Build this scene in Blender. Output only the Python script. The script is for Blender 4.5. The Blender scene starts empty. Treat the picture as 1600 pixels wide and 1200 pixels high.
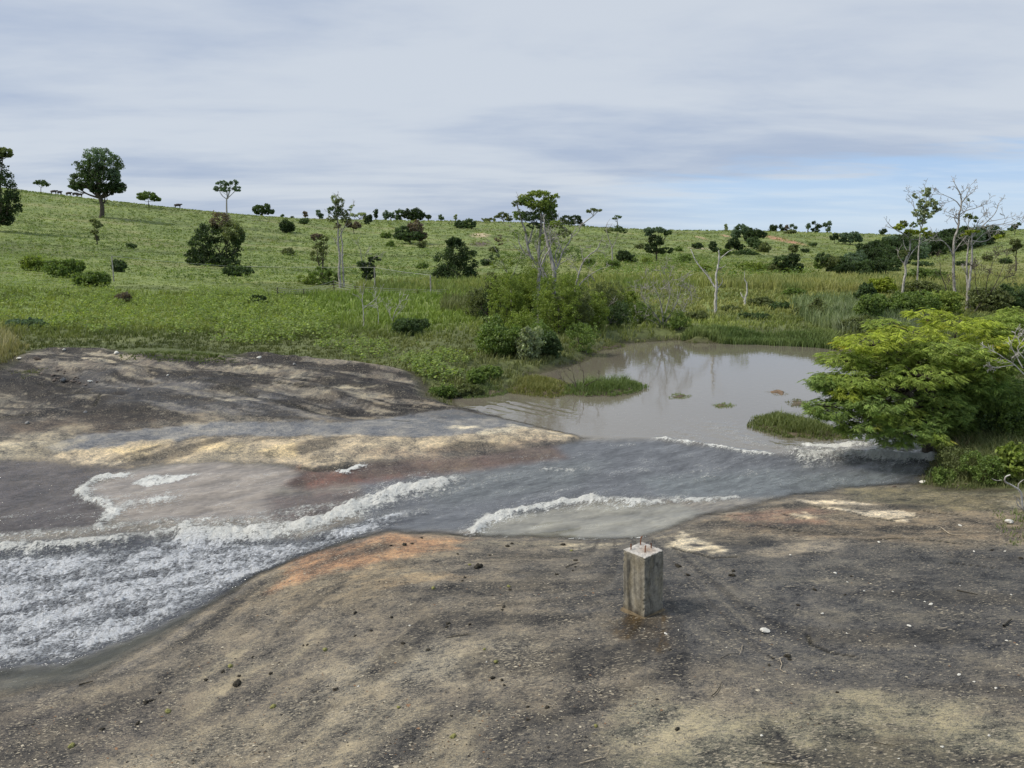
import bpy, math, random
import numpy as np
from mathutils import Vector, Matrix
rng = np.random.default_rng(7)
random.seed(7)
scene = bpy.context.scene
COL = scene.collection
# ---------------------------------------------------------------- camera, sky, sun, exposure
F = 1202.0; CAMH = 4.0; PITCH = math.atan(215.0 / F)
cam_d = bpy.data.cameras.new('camera'); cam = bpy.data.objects.new('camera', cam_d); COL.objects.link(cam)
cam_d.sensor_width = 36; cam_d.lens = 36 * F / 1600; cam_d.clip_start = 0.1; cam_d.clip_end = 6000
cam.location = (0, 0, CAMH); cam.rotation_euler = (math.pi / 2 - PITCH, 0, 0)
scene.camera = cam
scene.view_settings.view_transform = 'Standard'; scene.view_settings.look = 'None'
scene.view_settings.gamma = 1.0; scene.view_settings.exposure = 0.30
try: scene.view_settings.use_curve_mapping = False
except Exception: pass
scene.render.resolution_x = 1024; scene.render.resolution_y = 768
scene.cycles.max_bounces = 6; scene.cycles.transparent_max_bounces = 8
scene.cycles.diffuse_bounces = 3; scene.cycles.glossy_bounces = 3

SUN_EL = math.radians(50); SUN_AZ = math.radians(-98)   # azimuth from +Y towards +X; negative = from the left
sd = bpy.data.lights.new('sun', 'SUN'); sun = bpy.data.objects.new('sun', sd); COL.objects.link(sun)
sd.energy = 2.7; sd.angle = math.radians(11); sd.color = (1.0, 0.95, 0.87)
sv = Vector((math.sin(SUN_AZ) * math.cos(SUN_EL), math.cos(SUN_AZ) * math.cos(SUN_EL), math.sin(SUN_EL)))
sun.rotation_euler = sv.to_track_quat('Z', 'Y').to_euler(); sun.location = (-30, 30, 60)

class NT:
    """small node-tree writer"""
    def __init__(s, tree): s.t = tree; s.N = tree.nodes; s.L = tree.links
    def n(s, typ, **kw):
        o = s.N.new(typ)
        for k, v in kw.items():
            if k == 'ins':
                for a, b in v.items():
                    if hasattr(b, 'links') or isinstance(b, bpy.types.NodeSocket): s.L.new(b, o.inputs[a])
                    else: o.inputs[a].default_value = b
            else: setattr(o, k, v)
        return o
    def math(s, op, a, b=0.0, c=None, clamp=False):
        o = s.N.new('ShaderNodeMath'); o.operation = op; o.use_clamp = clamp
        for i, v in enumerate((a, b) if c is None else (a, b, c)):
            if isinstance(v, bpy.types.NodeSocket): s.L.new(v, o.inputs[i])
            else: o.inputs[i].default_value = v
        return o.outputs[0]
    def ramp(s, v, lo, hi, a=0.0, b=1.0, smooth=True):
        o = s.N.new('ShaderNodeMapRange'); o.clamp = True
        if smooth: o.interpolation_type = 'SMOOTHSTEP'
        for i, x in zip((1, 2, 3, 4), (lo, hi, a, b)):
            if isinstance(x, bpy.types.NodeSocket): s.L.new(x, o.inputs[i])
            else: o.inputs[i].default_value = x
        s.L.new(v, o.inputs[0]); return o.outputs[0]
    def mix(s, fac, a, b, blend='MIX'):
        o = s.N.new('ShaderNodeMix'); o.data_type = 'RGBA'; o.blend_type = blend
        for i, v in ((0, fac), (6, a), (7, b)):
            if isinstance(v, bpy.types.NodeSocket): s.L.new(v, o.inputs[i])
            elif i == 0: o.inputs[0].default_value = v
            else: o.inputs[i].default_value = (*v, 1) if len(v) == 3 else v
        return o.outputs[2]
    def noise(s, vec, scale, detail=4, rough=0.55, dist=0.0):
        o = s.n('ShaderNodeTexNoise', ins={'Scale': scale, 'Detail': detail, 'Roughness': rough, 'Distortion': dist})
        if vec is not None: s.L.new(vec, o.inputs['Vector'])
        return o.outputs[0]
    def mapping(s, vec, scale=(1, 1, 1), rot=(0, 0, 0), loc=(0, 0, 0)):
        o = s.n('ShaderNodeMapping'); s.L.new(vec, o.inputs[0])
        o.inputs['Scale'].default_value = scale; o.inputs['Rotation'].default_value = rot; o.inputs['Location'].default_value = loc
        return o.outputs[0]

world = bpy.data.worlds.new('World'); scene.world = world; world.use_nodes = True
w = NT(world.node_tree); w.N.clear()
wo = w.n('ShaderNodeOutputWorld'); bg = w.n('ShaderNodeBackground', ins={'Strength': 0.1})
w.L.new(bg.outputs[0], wo.inputs[0])
sky = w.n('ShaderNodeTexSky', sky_type='NISHITA', sun_disc=False, sun_elevation=SUN_EL, sun_rotation=SUN_AZ, altitude=220, air_density=1.0, dust_density=0.6, ozone_density=1.5)
tc = w.n('ShaderNodeTexCoord')
sep = w.n('ShaderNodeSeparateXYZ'); w.L.new(tc.outputs['Generated'], sep.inputs[0])
X, Y, Z = sep.outputs
zz = w.math('ADD', w.math('MAXIMUM', Z, 0.0), 0.09)
px = w.math('DIVIDE', X, zz); py = w.math('DIVIDE', Y, zz)
cmb = w.n('ShaderNodeCombineXYZ', ins={0: px, 1: py, 2: 0.0}).outputs[0]
# long stratus streaks lying across the view on a cloud layer overhead, slightly tilted
m1 = w.mapping(cmb, scale=(0.42, 0.70, 1), rot=(0, 0, math.radians(-14)), loc=(3.1, 1.7, 0))
n1 = w.noise(m1, 1.0, 7, 0.56, 0.35)
m2 = w.mapping(cmb, scale=(0.10, 0.26, 1), rot=(0, 0, math.radians(-12)), loc=(0.4, 5.2, 0))
n2 = w.noise(m2, 1.0, 4, 0.5, 0.5)
m3 = w.mapping(cmb, scale=(0.9, 2.0, 1), rot=(0, 0, math.radians(-10)), loc=(1.4, 2.2, 0))
n3 = w.noise(m3, 1.0, 5, 0.6, 0.2)
shade = w.math('ADD', w.math('MULTIPLY', n1, 0.42), w.math('ADD', w.math('MULTIPLY', n2, 0.46), w.math('MULTIPLY', n3, 0.12)))
shade = w.ramp(shade, 0.425, 0.57)
cloud = w.mix(shade, (3.35, 4.0, 5.25), (5.1, 5.55, 6.2))
# brighter, whiter cloud higher up; slate-lavender bank lower down
high = w.ramp(Z, 0.16, 0.50)
cloud = w.mix(w.math('MULTIPLY', high, 0.35), cloud, (4.9, 5.35, 6.05))
# gap of blue sky low in the right half
gapx = w.math('DIVIDE', X, w.math('MAXIMUM', Y, 0.05))
g1 = w.ramp(gapx, 0.02, 0.30); edge = w.math('ADD', 0.062, w.math('MULTIPLY', gapx, 0.06))
nz = w.math('MULTIPLY', w.math('SUBTRACT', n3, 0.5), 0.10)
g2 = w.ramp(w.math('ADD', Z, nz), w.math('ADD', edge, 0.022), w.math('SUBTRACT', edge, 0.012))
gap = w.math('MULTIPLY', g1, g2)
thin = w.ramp(n3, 0.40, 0.68)
blue = w.mix(w.math('MULTIPLY', thin, 0.55), (3.2, 4.9, 7.6), (5.4, 6.4, 7.8))
pale = w.ramp(Z, 0.085, 0.0)
blue = w.mix(w.math('MULTIPLY', pale, 0.75), blue, (5.1, 6.5, 8.1))
bluesky = w.mix(0.25, blue, sky.outputs[0])
cloud = w.mix(0.06, cloud, sky.outputs[0])
w.L.new(w.mix(w.math('MULTIPLY', gap, 0.75), cloud, bluesky), bg.inputs['Color'])

# ---------------------------------------------------------------- geometry of the view (photo pixels, 1600 x 1200, to points in the place)
CP, SP = math.cos(PITCH), math.sin(PITCH)
def ray(px, py):
    b = (600 - py) / F
    return np.array([(px - 800) / F, CP + b * SP, -SP + b * CP])
def PT(px, py, Y):
    r = ray(px, py); return np.array([0, 0, CAMH]) + r * (Y / r[1])
def onz(px, py, z):
    r = ray(px, py); t = (z - CAMH) / r[2]; return np.array([0, 0, CAMH]) + r * t

def _hash(ix, iy, seed):
    h = (ix.astype(np.int64) * 374761393 + iy.astype(np.int64) * 668265263 + seed * 974711) & 0xffffffff
    h = ((h ^ (h >> 13)) * 1274126177) & 0xffffffff
    return ((h ^ (h >> 16)) & 0xffff).astype(np.float32) / 65535.0 * 2 * np.pi
def noise2(x, y, seed=0):
    x = np.asarray(x, dtype=np.float64); y = np.asarray(y, dtype=np.float64)
    ix = np.floor(x); iy = np.floor(y); fx = (x - ix).astype(np.float32); fy = (y - iy).astype(np.float32)
    u = fx * fx * fx * (fx * (fx * 6 - 15) + 10); v = fy * fy * fy * (fy * (fy * 6 - 15) + 10)
    def g(a, b):
        t = _hash(ix + a, iy + b, seed); return np.cos(t) * (fx - a) + np.sin(t) * (fy - b)
    n0 = g(0, 0) * (1 - u) + g(1, 0) * u; n1 = g(0, 1) * (1 - u) + g(1, 1) * u
    return (n0 * (1 - v) + n1 * v) * 1.5
def fbm(x, y, o=4, seed=0, gain=0.5):
    s = 0; a = 1.0; f = 1.0; tot = 0
    for i in range(o):
        s = s + a * noise2(x * f, y * f, seed + i * 17); tot += a; a *= gain; f *= 2.03
    return s / tot
def sstep(x, a, b):
    t = np.clip((x - a) / (b - a), 0, 1); return t * t * (3 - 2 * t)

# near field: scattered heights (photo pixel, metres above the pond)
CTRL = [(700,620,.02),(790,655,.01),(900,680,.0),(970,684,0),(1460,706,.0),(1300,560,0),(950,560,0),(1040,687,-.01),(1200,708,-.01),(1330,708,0),
 (1300,760,-.30),(1100,755,-.32),(900,735,-.27),(700,740,-.36),(560,770,-.5),(900,815,-.5),(1000,840,-.47),(745,838,-.55),
 (610,835,-.52),(480,872,-.66),(330,950,-.85),(150,1060,-1.0),(0,1095,-1.08),(300,835,-.74),(0,862,-.85),(100,950,-.98),(300,760,-.45),
 (150,780,-.5),(450,740,-.37),(0,770,-.5),(-300,900,-1.0),(200,712,-.27),(450,700,-.17),(600,700,-.14),(800,680,-.05),(300,900,-.85),
 (0,690,-.1),(0,620,.3),(200,650,.08),(400,650,.08),(600,640,.08),(660,605,.22),(100,548,.62),(300,567,.55),(500,578,.45),(0,575,.58),
 (200,600,.42),(-300,650,.4),(-300,570,.7),(1007,968,.0),(1100,880,-.1),(600,900,-.42),(500,1000,-.52),(300,1120,-.78),
 (600,1150,-.35),(800,950,-.2),(1000,1150,.02),(1300,860,-.05),(1300,1000,.1),(1550,810,.05),(1550,1000,.3),(1400,1180,.3),
 (1250,790,-.25),(1450,765,-.12),(1600,760,.1),(1100,820,-.35),(1060,845,-.3),(100,1180,-.88),(300,1250,-.72),(1000,1400,.1),(1600,1400,.5),(1900,900,.4)]
_c = np.array([[*onz(a, b, z)[:2], z] for a, b, z in CTRL])
def _U(r2): return 0.5 * r2 * np.log(r2 + 1e-9)
_n = len(_c); _K = _U(((_c[:, None, :2] - _c[None, :, :2]) ** 2).sum(-1)) + np.eye(_n) * 0.35
_P = np.c_[np.ones(_n), _c[:, :2]]
_A = np.block([[_K, _P], [_P.T, np.zeros((3, 3))]])
_w = np.linalg.solve(_A, np.r_[_c[:, 2], 0, 0, 0])
def tps(x, y):
    x = np.asarray(x, float).ravel(); y = np.asarray(y, float).ravel(); out = np.empty(len(x))
    for s in range(0, len(x), 100000):
        a = x[s:s+100000]; b = y[s:s+100000]
        r2 = (a[:, None] - _c[None, :, 0]) ** 2 + (b[:, None] - _c[None, :, 1]) ** 2
        out[s:s+100000] = _U(r2) @ _w[:_n] + _w[_n] + _w[_n + 1] * a + _w[_n + 2] * b
    return np.clip(out, -1.25, 1.2)
# far field: the hill's profile along sight lines (photo rows at set distances)
TX = [-500, -300, 0, 200, 400, 600, 800, 1000, 1200, 1400, 1600, 1900, 2200]
TD = [30, 45, 70, 110, 160, 230, 320, 420]
TPY = [[525,475,425,378,338,292,262,268],[530,480,430,385,345,300,270,275],[534,485,440,400,364,325,292,296],[537,491,447,412,380,345,316,321],
 [538,496,455,424,395,366,338,341],[539,496,460,430,406,380,354,345],[537,489,452,428,406,385,362,348],[535,486,449,426,411,393,375,359],
 [535,486,449,427,413,400,381,362],[535,486,449,427,413,403,390,367],[535,486,449,425,404,380,360,358],[535,484,445,412,385,360,345,345],[535,480,440,405,375,350,335,335]]
TZ = np.array([[PT(800, TPY[i][j], TD[j])[2] for j in range(len(TD))] for i in range(len(TX))])
TU = (np.array(TX) - 800) / F / CP
LD = np.log(np.array(TD, float))
def _cr(p0, p1, p2, p3, t):
    return 0.5 * ((2 * p1) + (-p0 + p2) * t + (2 * p0 - 5 * p1 + 4 * p2 - p3) * t * t + (-p0 + 3 * p1 - 3 * p2 + p3) * t ** 3)
def far(x, y):
    u = np.clip(x / np.maximum(y, 1), TU[0], TU[-1]); ld = np.clip(np.log(np.maximum(y, 1)), LD[0], LD[-1])
    i = np.clip(np.searchsorted(TU, u) - 1, 0, len(TU) - 2); j = np.clip(np.searchsorted(LD, ld) - 1, 0, len(LD) - 2)
    a = (u - TU[i]) / (TU[i + 1] - TU[i]); b = (ld - LD[j]) / (LD[j + 1] - LD[j])
    def Zg(ii, jj): return TZ[np.clip(ii, 0, len(TU) - 1), np.clip(jj, 0, len(LD) - 1)]
    rows = [_cr(*[Zg(i + k, j + m) for m in (-1, 0, 1, 2)], b) for k in (-1, 0, 1, 2)]
    z = _cr(*rows, a)
    return z - sstep(y, 420, 900) * 6 - sstep(y, 700, 2500) * 12

def solve(px, py, f):
    """first point along the sight line through a photo pixel that meets height f"""
    r = ray(px, py); t = np.exp(np.linspace(math.log(4.0), math.log(700), 1500))
    p = np.array([0, 0, CAMH])[None] + r[None] * t[:, None]
    h = f(p[:, 0], p[:, 1]); k = np.argmax(p[:, 2] <= h)
    if p[k, 2] > h[k]: return None
    if k == 0: return p[0]
    d0 = p[k-1, 2] - h[k-1]; d1 = p[k, 2] - h[k]; tt = t[k-1] + (t[k] - t[k-1]) * d0 / (d0 - d1)
    return np.array([0, 0, CAMH]) + r * tt
def poly_w(pts):
    """photo outline -> outline on the ground"""
    out = []
    for a, b in pts:
        q = solve(a, b, lambda x, y: np.where(y < 32, tps(x, y), 0.15))
        if q is None: q = onz(a, b, 0)
        out.append(q[:2])
    return np.array(out)
def seg_d(x, y, P, closed=True):
    n = len(P); best = np.full(x.shape, 1e9, np.float32); inside = np.zeros(x.shape, bool)
    for i in range(n if closed else n - 1):
        ax, ay = P[i]; bx, by = P[(i + 1) % n]; dx, dy = bx - ax, by - ay; L = dx * dx + dy * dy + 1e-12
        t = np.clip(((x - ax) * dx + (y - ay) * dy) / L, 0, 1)
        np.minimum(best, (x - ax - t * dx) ** 2 + (y - ay - t * dy) ** 2, out=best)
        if closed:
            c = ((ay > y) != (by > y)) & (x < (bx - ax) * (y - ay) / (by - ay + 1e-12) + ax); inside ^= c
    d = np.sqrt(best); return np.where(inside, -d, d) if closed else d
def sdist(x, y, P, reach=3.0, closed=True):
    """signed distance (negative inside), computed only near the outline's box"""
    x = np.asarray(x, np.float32); y = np.asarray(y, np.float32)
    lo = P.min(0) - reach; hi = P.max(0) + reach
    m = (x > lo[0]) & (x < hi[0]) & (y > lo[1]) & (y < hi[1])
    out = np.full(x.shape, reach, np.float32)
    if m.any(): out[m] = np.minimum(seg_d(x[m], y[m], P, closed), reach)
    return out

WATER = poly_w([(-900,735),(-300,722),(0,716),(65,713),(110,722),(150,722),(200,727),(240,722),(300,717),(400,718),(460,722),(475,731),(545,729),(560,721),(640,713),
 (700,710),(780,701),(850,693),(900,683),(840,668),(790,655),(730,641),(703,632),(700,620),(712,615),(745,617),(790,612),(830,600),(828,582),
 (880,571),(915,562),(935,548),(975,537),(1040,527),(1065,526),(1078,531),(1130,534),(1200,537),(1290,545),(1420,560),(1440,640),(1440,690),(1465,700),(1478,715),(1455,745),
 (1435,757),(1330,765),(1250,775),(1190,790),(1130,803),(1080,815),(1048,830),(1000,842),(900,845),(830,842),(740,842),(660,835),(610,833),(560,845),
 (480,872),(400,905),(335,950),(275,992),(215,1030),(150,1060),(70,1083),(0,1093),(-300,1110),(-900,1150)])
POND = poly_w([(690,615),(700,570),(900,512),(1600,500),(1600,700),(1465,703),(1400,706),(1330,705),(1250,708),(1200,710),(1160,707),(1120,700),(1080,691),(1030,686),(960,682),(900,681),(840,668),(790,655),(730,641),(700,632)])
POND[0] += (-.5, 0)
ROCK = poly_w([(-900,1500),(-1200,640),(-300,610),(0,575),(60,548),(130,541),(170,547),(185,556),(240,560),(330,566),(368,565),(372,558),(400,556),(440,561),(520,572),(600,580),(640,590),(662,604),(670,628),(700,634),(760,636),(850,655),(930,672),(1000,690),(1200,700),
 (1440,740),(1448,760),(1500,765),(1560,768),(1640,772),(2400,790),(3000,1500)])
TONGUE = poly_w([(185,551),(250,548),(330,552),(370,560),(366,566),(320,568),(250,563),(200,560)])
SILLS = None

HOLL = [(*onz(50, 622, .2)[:2], 1.0, .28), (*onz(-60, 640, .2)[:2], 1.5, .2), (*onz(560, 645, .1)[:2], .8, .12), (*onz(230, 612, .2)[:2], .7, .12)]
def height(x, y, want='z'):
    x = np.asarray(x, float).ravel(); y = np.asarray(y, float).ravel()
    B = np.full(len(x), 0.0); m = y < 34
    if m.any(): B[m] = tps(x[m], y[m])
    dw = np.full(len(x), 3.0, np.float32); mm = y < 48
    wx = x[mm] + 0.17 * fbm(x[mm] * 1.6, y[mm] * 1.6, 5, 5, .6); wy = y[mm] + 0.17 * fbm(x[mm] * 1.6, y[mm] * 1.6, 5, 9, .6)
    dw[mm] = sdist(wx, wy, WATER)
    dp = np.full(len(x), 3.0, np.float32); dp[mm] = sdist(x[mm], y[mm], POND)
    pond = sstep(-dp, -0.45, 0.25)
    W = B * (1 - pond)
    land = B.copy(); k = sstep(y, 21, 31)
    fz = far(x, y)
    land = land * (1 - k) + (np.maximum(fz, 0.1)) * k
    W = np.where(y > 30, np.where(dw < 2.9, 0.0, W), W)
    out = W + (land - W) * sstep(dw, 0.0, 1.3) + 0.012 * sstep(dw, 0.0, 0.25) + np.where(y > 15, 0.12, 0.03) * sstep(dw, 0.0, 0.5) * sstep(y, 12, 18)
    depth = 0.012 + 0.16 * sstep(-dw, 0.0, 0.9) + 0.5 * pond * sstep(-dw, 0.2, 2.0)
    z = np.where(dw > 0, out, W - depth * sstep(-dw, -0.02, 0.12))
    # undulations: folded, striped bedrock near; rough pasture far
    rk = np.zeros(len(x)); rk[mm] = sstep(-sdist(x[mm], y[mm], ROCK), -0.3, 0.4)
    lam = sstep(dw, 0.1, 1.2)
    s = x * 0.42 + y * 0.91; t = x * 0.91 - y * 0.42
    left = sstep(-x, -1, 1.5) * sstep(y, 16.3, 18.8)
    fold = fbm(s * 0.85 + 0.35 * noise2(t * 0.4, s * 0.4, 3), t * 0.10, 3, 21)
    z = z + rk * lam * (0.27 * fold * left + 0.045 * fbm(x * .5, y * .8, 3, 31))
    z = z + rk * (0.25 + 0.75 * lam) * (0.012 * fbm(x * 2.2, y * 3.6, 4, 33))
    for hx_, hy_, hr_, hd_ in HOLL:
        z = z - rk * hd_ * np.exp(-(((x - hx_) / (hr_ * 1.5)) ** 2 + ((y - hy_) / hr_) ** 2))
    led = fbm(x * 0.8, y * 3.2, 3, 44); z = z + rk * lam * left * 0.035 * sstep(led, 0.10, 0.14)
    g = (1 - rk) * sstep(dw, 0.3, 2.0)
    z = z + g * (0.10 * fbm(x * .45, y * .45, 4, 51) * (1 + sstep(y, 60, 200) * 3))
    if want == 'all': return z, W, dw, rk, pond, dp
    return z
def gz(x, y): return float(height(np.array([x]), np.array([y]))[0])
_hit_cache = None
def hit(px, py):
    """point of the ground seen at a photo pixel"""
    return solve(px, py, lambda x, y: height(x, y))

def tag(o, label=None, cat=None, group=None, kind=None):
    if label: o['label'] = label
    if cat: o['category'] = cat
    if group: o['group'] = group
    if kind: o['kind'] = kind
    return o
def mesh(name, verts, faces, mat=None, parent=None, col=None, smooth=False, attrs=None):
    """faces: (n,k) int array, or list of such arrays"""
    me = bpy.data.meshes.new(name)
    if not isinstance(faces, (list, tuple)): faces = [faces]
    faces = [np.asarray(f) for f in faces if len(f)]
    verts = np.asarray(verts, np.float32)
    me.vertices.add(len(verts)); me.vertices.foreach_set('co', verts.ravel())
    tot = np.concatenate([np.full(len(f), f.shape[1], np.int32) for f in faces]); idx = np.concatenate([f.ravel() for f in faces]).astype(np.int32)
    me.loops.add(len(idx)); me.loops.foreach_set('vertex_index', idx)
    me.polygons.add(len(tot)); st = np.zeros(len(tot), np.int32); st[1:] = np.cumsum(tot)[:-1]
    me.polygons.foreach_set('loop_start', st)
    me.polygons.foreach_set('use_smooth', np.full(len(tot), smooth, bool))
    me.update(calc_edges=True)
    if col is not None:
        a = me.attributes.new('Col', 'FLOAT_COLOR', 'POINT'); c = np.ones((len(verts), 4), np.float32); c[:, :3] = col; a.data.foreach_set('color', c.ravel())
    for k, v in (attrs or {}).items():
        v = np.asarray(v, np.float32)
        if v.ndim == 1: me.attributes.new(k, 'FLOAT', 'POINT').data.foreach_set('value', v)
        else: me.attributes.new(k, 'FLOAT_VECTOR', 'POINT').data.foreach_set('vector', v.ravel())
    if mat: me.materials.append(mat)
    o = bpy.data.objects.new(name, me); COL.objects.link(o)
    if parent: o.parent = parent
    return o

# ---------------------------------------------------------------- materials
def newmat(name):
    m = bpy.data.materials.new(name); m.use_nodes = True; t = NT(m.node_tree); t.N.clear()
    return m, t, t.n('ShaderNodeOutputMaterial')
def attr(t, name, out='Fac'): return t.n('ShaderNodeAttribute', attribute_name=name).outputs[out]
def make_ground_mat():
    m, t, out = newmat('ground')
    pos = t.n('ShaderNodeNewGeometry').outputs['Position']
    col = attr(t, 'Col', 'Color'); rk = attr(t, 'rock'); wet = attr(t, 'wet'); fl = attr(t, 'fleck')
    # rock grain: crystals, lichen flecks stretched along the slope, pits
    mm = t.mapping(pos, scale=(1, 1.7, 1), rot=(0, 0, math.radians(12)))
    a = t.noise(mm, 26, 6, 0.62); b = t.noise(mm, 95, 3, 0.6); c = t.noise(pos, 2.2, 5, 0.6)
    e_ = t.noise(mm, 7.5, 5, 0.7)
    v = t.math('ADD', t.math('MULTIPLY', t.math('ADD', t.math('MULTIPLY', a, .6), t.math('MULTIPLY', e_, .5)), 1.1), t.math('ADD', t.math('MULTIPLY', b, 0.85), t.math('MULTIPLY', c, 0.7)))
    g = t.ramp(v, 1.17, 1.60, 0.18, 1.9, False)
    gcol = t.mix(t.ramp(v, 1.2, 1.55), t.n('ShaderNodeCombineColor', ins={0: t.math('MULTIPLY', g, .90), 1: t.math('MULTIPLY', g, .97), 2: t.math('MULTIPLY', g, 1.1)}).outputs[0], t.n('ShaderNodeCombineColor', ins={0: t.math('MULTIPLY', g, 1.05), 1: g, 2: t.math('MULTIPLY', g, .88)}).outputs[0])
    rc = t.mix(1.0, col, gcol, 'MULTIPLY')
    m2 = t.mapping(pos, scale=(0.55, 1.3, 1), rot=(0, 0, math.radians(-14)))
    f1 = t.noise(m2, 44, 2, 0.5); dens = t.noise(pos, 3.0, 3, 0.6)
    lim = t.math('SUBTRACT', 0.645, t.math('ADD', t.math('MULTIPLY', fl, 0.10), t.math('MULTIPLY', t.math('SUBTRACT', dens, 0.5), 0.3)))
    fk = t.ramp(f1, lim, t.math('ADD', lim, 0.05))
    rc = t.mix(t.math('MULTIPLY', fk, 0.75), rc, (0.42, 0.36, 0.26))
    d1 = t.noise(mm, 60, 2, 0.5); pit = t.ramp(d1, 0.36, 0.30)
    rc = t.mix(t.math('MULTIPLY', pit, 0.65), rc, (0.02, 0.018, 0.016))
    # soil and turf under the grass
    s1 = t.noise(pos, 5.0, 5, 0.65); s2 = t.noise(pos, 0.35, 4, 0.6)
    gg = t.ramp(t.math('ADD', s1, t.math('MULTIPLY', s2, 0.6)), 0.55, 1.1, 0.55, 1.5, False)
    gc = t.mix(1.0, col, t.n('ShaderNodeCombineColor', ins={0: gg, 1: gg, 2: gg}).outputs[0], 'MULTIPLY')
    base = t.mix(rk, gc, rc)
    bs = t.n('ShaderNodeBump', ins={'Strength': 0.9, 'Distance': 0.02, 'Height': t.math('ADD', t.math('MULTIPLY', a, 0.7), t.math('ADD', t.math('MULTIPLY', b, 0.35), t.math('MULTIPLY', fk, 0.25)))})
    wn = t.math('MULTIPLY', wet, t.ramp(t.math('ADD', c, t.math('MULTIPLY', a, 0.3)), 0.40, 0.80, 1.0, 0.55))
    rough = t.ramp(wn, 0.0, 1.0, 0.85, 0.16, False)
    p = t.n('ShaderNodeBsdfPrincipled', ins={'Base Color': base, 'Roughness': rough, 'Normal': bs.outputs[0], 'Specular IOR Level': t.ramp(wn, 0, 1, 0.25, 0.6, False)})
    t.L.new(t.ramp(wet, 0.0, 1.0, 0.9, 0.25, False), bs.inputs['Strength'])
    t.L.new(p.outputs[0], out.inputs[0]); return m
def make_water_mat():
    m, t, out = newmat('water')
    pos = t.n('ShaderNodeNewGeometry').outputs['Position']
    col = attr(t, 'Col', 'Color'); foam = attr(t, 'foam'); dense = attr(t, 'dense'); alpha = attr(t, 'alpha'); rough = attr(t, 'ripple')
    st = attr(t, 'st', 'Vector')
    ms = t.mapping(st, scale=(1.0, 4.2, 1))
    f1 = t.noise(ms, 14, 7, 0.72, 0.35); f2 = t.noise(ms, 5.0, 5, 0.65, 0.6); f3 = t.noise(st, 34, 4, 0.65, 0.6)
    fn = t.math('ADD', t.math('MULTIPLY', f1, 0.5), t.math('ADD', t.math('MULTIPLY', f2, 0.25), t.math('MULTIPLY', f3, 0.25)))
    lo = t.math('SUBTRACT', t.math('SUBTRACT', 0.595, t.math('MULTIPLY', dense, 0.085)), t.math('MULTIPLY', foam, 0.27))
    fm = t.ramp(fn, lo, t.math('ADD', lo, t.math('ADD', 0.075, t.math('MULTIPLY', dense, 0.09))))
    fm = t.math('MULTIPLY', fm, t.ramp(foam, 0.0, 0.06))
    warm = t.mix(dense, (0.86, 0.85, 0.78), (0.82, 0.84, 0.86))
    fcol = t.mix(t.math('MULTIPLY', t.ramp(t.math('ADD', f1, t.math('MULTIPLY', f3, 0.5)), 0.85, 0.60), 0.45), warm, (0.33, 0.30, 0.23))
    sk = t.noise(t.mapping(st, scale=(1.0, 5.0, 1)), 4.5, 6, 0.65, 0.4); sg = t.ramp(sk, 0.36, 0.66, 0.5, 1.75, False)
    col = t.mix(t.math('MULTIPLY', rough, 1.6, clamp=True), col, t.mix(1.0, col, t.n('ShaderNodeCombineColor', ins={0: sg, 1: sg, 2: sg}).outputs[0], 'MULTIPLY'))
    base = t.mix(fm, col, fcol)
    r1 = t.noise(t.mapping(pos, scale=(1, 2.2, 1)), 3.0, 4, 0.6, 0.4); r2 = t.noise(ms, 14, 5, 0.65, 0.3)
    hgt = t.math('ADD', t.math('MULTIPLY', r1, 0.35), t.math('ADD', t.math('MULTIPLY', r2, t.math('MULTIPLY', rough, 0.8)), t.math('MULTIPLY', t.math('ADD', fn, f3), t.math('MULTIPLY', fm, 0.9))))
    bs = t.n('ShaderNodeBump', ins={'Distance': 0.05, 'Height': hgt})
    t.L.new(t.math('ADD', 0.032, t.math('ADD', t.math('MULTIPLY', rough, 0.8), t.math('MULTIPLY', fm, 0.6)), clamp=True), bs.inputs['Strength'])
    al = t.math('MAXIMUM', alpha, fm)
    p = t.n('ShaderNodeBsdfPrincipled', ins={'Base Color': base, 'IOR': 1.62, 'Normal': bs.outputs[0], 'Roughness': t.ramp(fm, 0, 1, 0.03, 0.7, False), 'Alpha': al})
    t.L.new(p.outputs[0], out.inputs[0]); return m
def make_leaf_mat(name='foliage', trans=0.38, rough=0.55):
    m, t, out = newmat(name)
    col = attr(t, 'Col', 'Color')
    d = t.n('ShaderNodeBsdfPrincipled', ins={'Base Color': col, 'Roughness': rough, 'Specular IOR Level': 0.35})
    tr = t.n('ShaderNodeBsdfTranslucent', ins={'Color': t.mix(1.0, col, (1.25, 1.3, 0.6), 'MULTIPLY')})
    ms = t.n('ShaderNodeMixShader', ins={0: trans}); t.L.new(d.outputs[0], ms.inputs[1]); t.L.new(tr.outputs[0], ms.inputs[2])
    t.L.new(ms.outputs[0], out.inputs[0]); return m
def make_bark(name, c1, c2, scale=9):
    m, t, out = newmat(name)
    pos = t.n('ShaderNodeNewGeometry').outputs['Position']
    n = t.noise(t.mapping(pos, scale=(1.5, 1.5, 0.5)), scale, 5, 0.65)
    base = t.mix(t.ramp(n, 0.38, 0.62), c1, c2)
    bs = t.n('ShaderNodeBump', ins={'Strength': 0.5, 'Distance': 0.02, 'Height': n})
    p = t.n('ShaderNodeBsdfPrincipled', ins={'Base Color': base, 'Roughness': 0.85, 'Normal': bs.outputs[0], 'Specular IOR Level': 0.2})
    t.L.new(p.outputs[0], out.inputs[0]); return m
GROUND = make_ground_mat(); WATERM = make_water_mat(); LEAF = make_leaf_mat(); GRASSM = make_leaf_mat('grass_blades', 0.25, 0.6)
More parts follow.
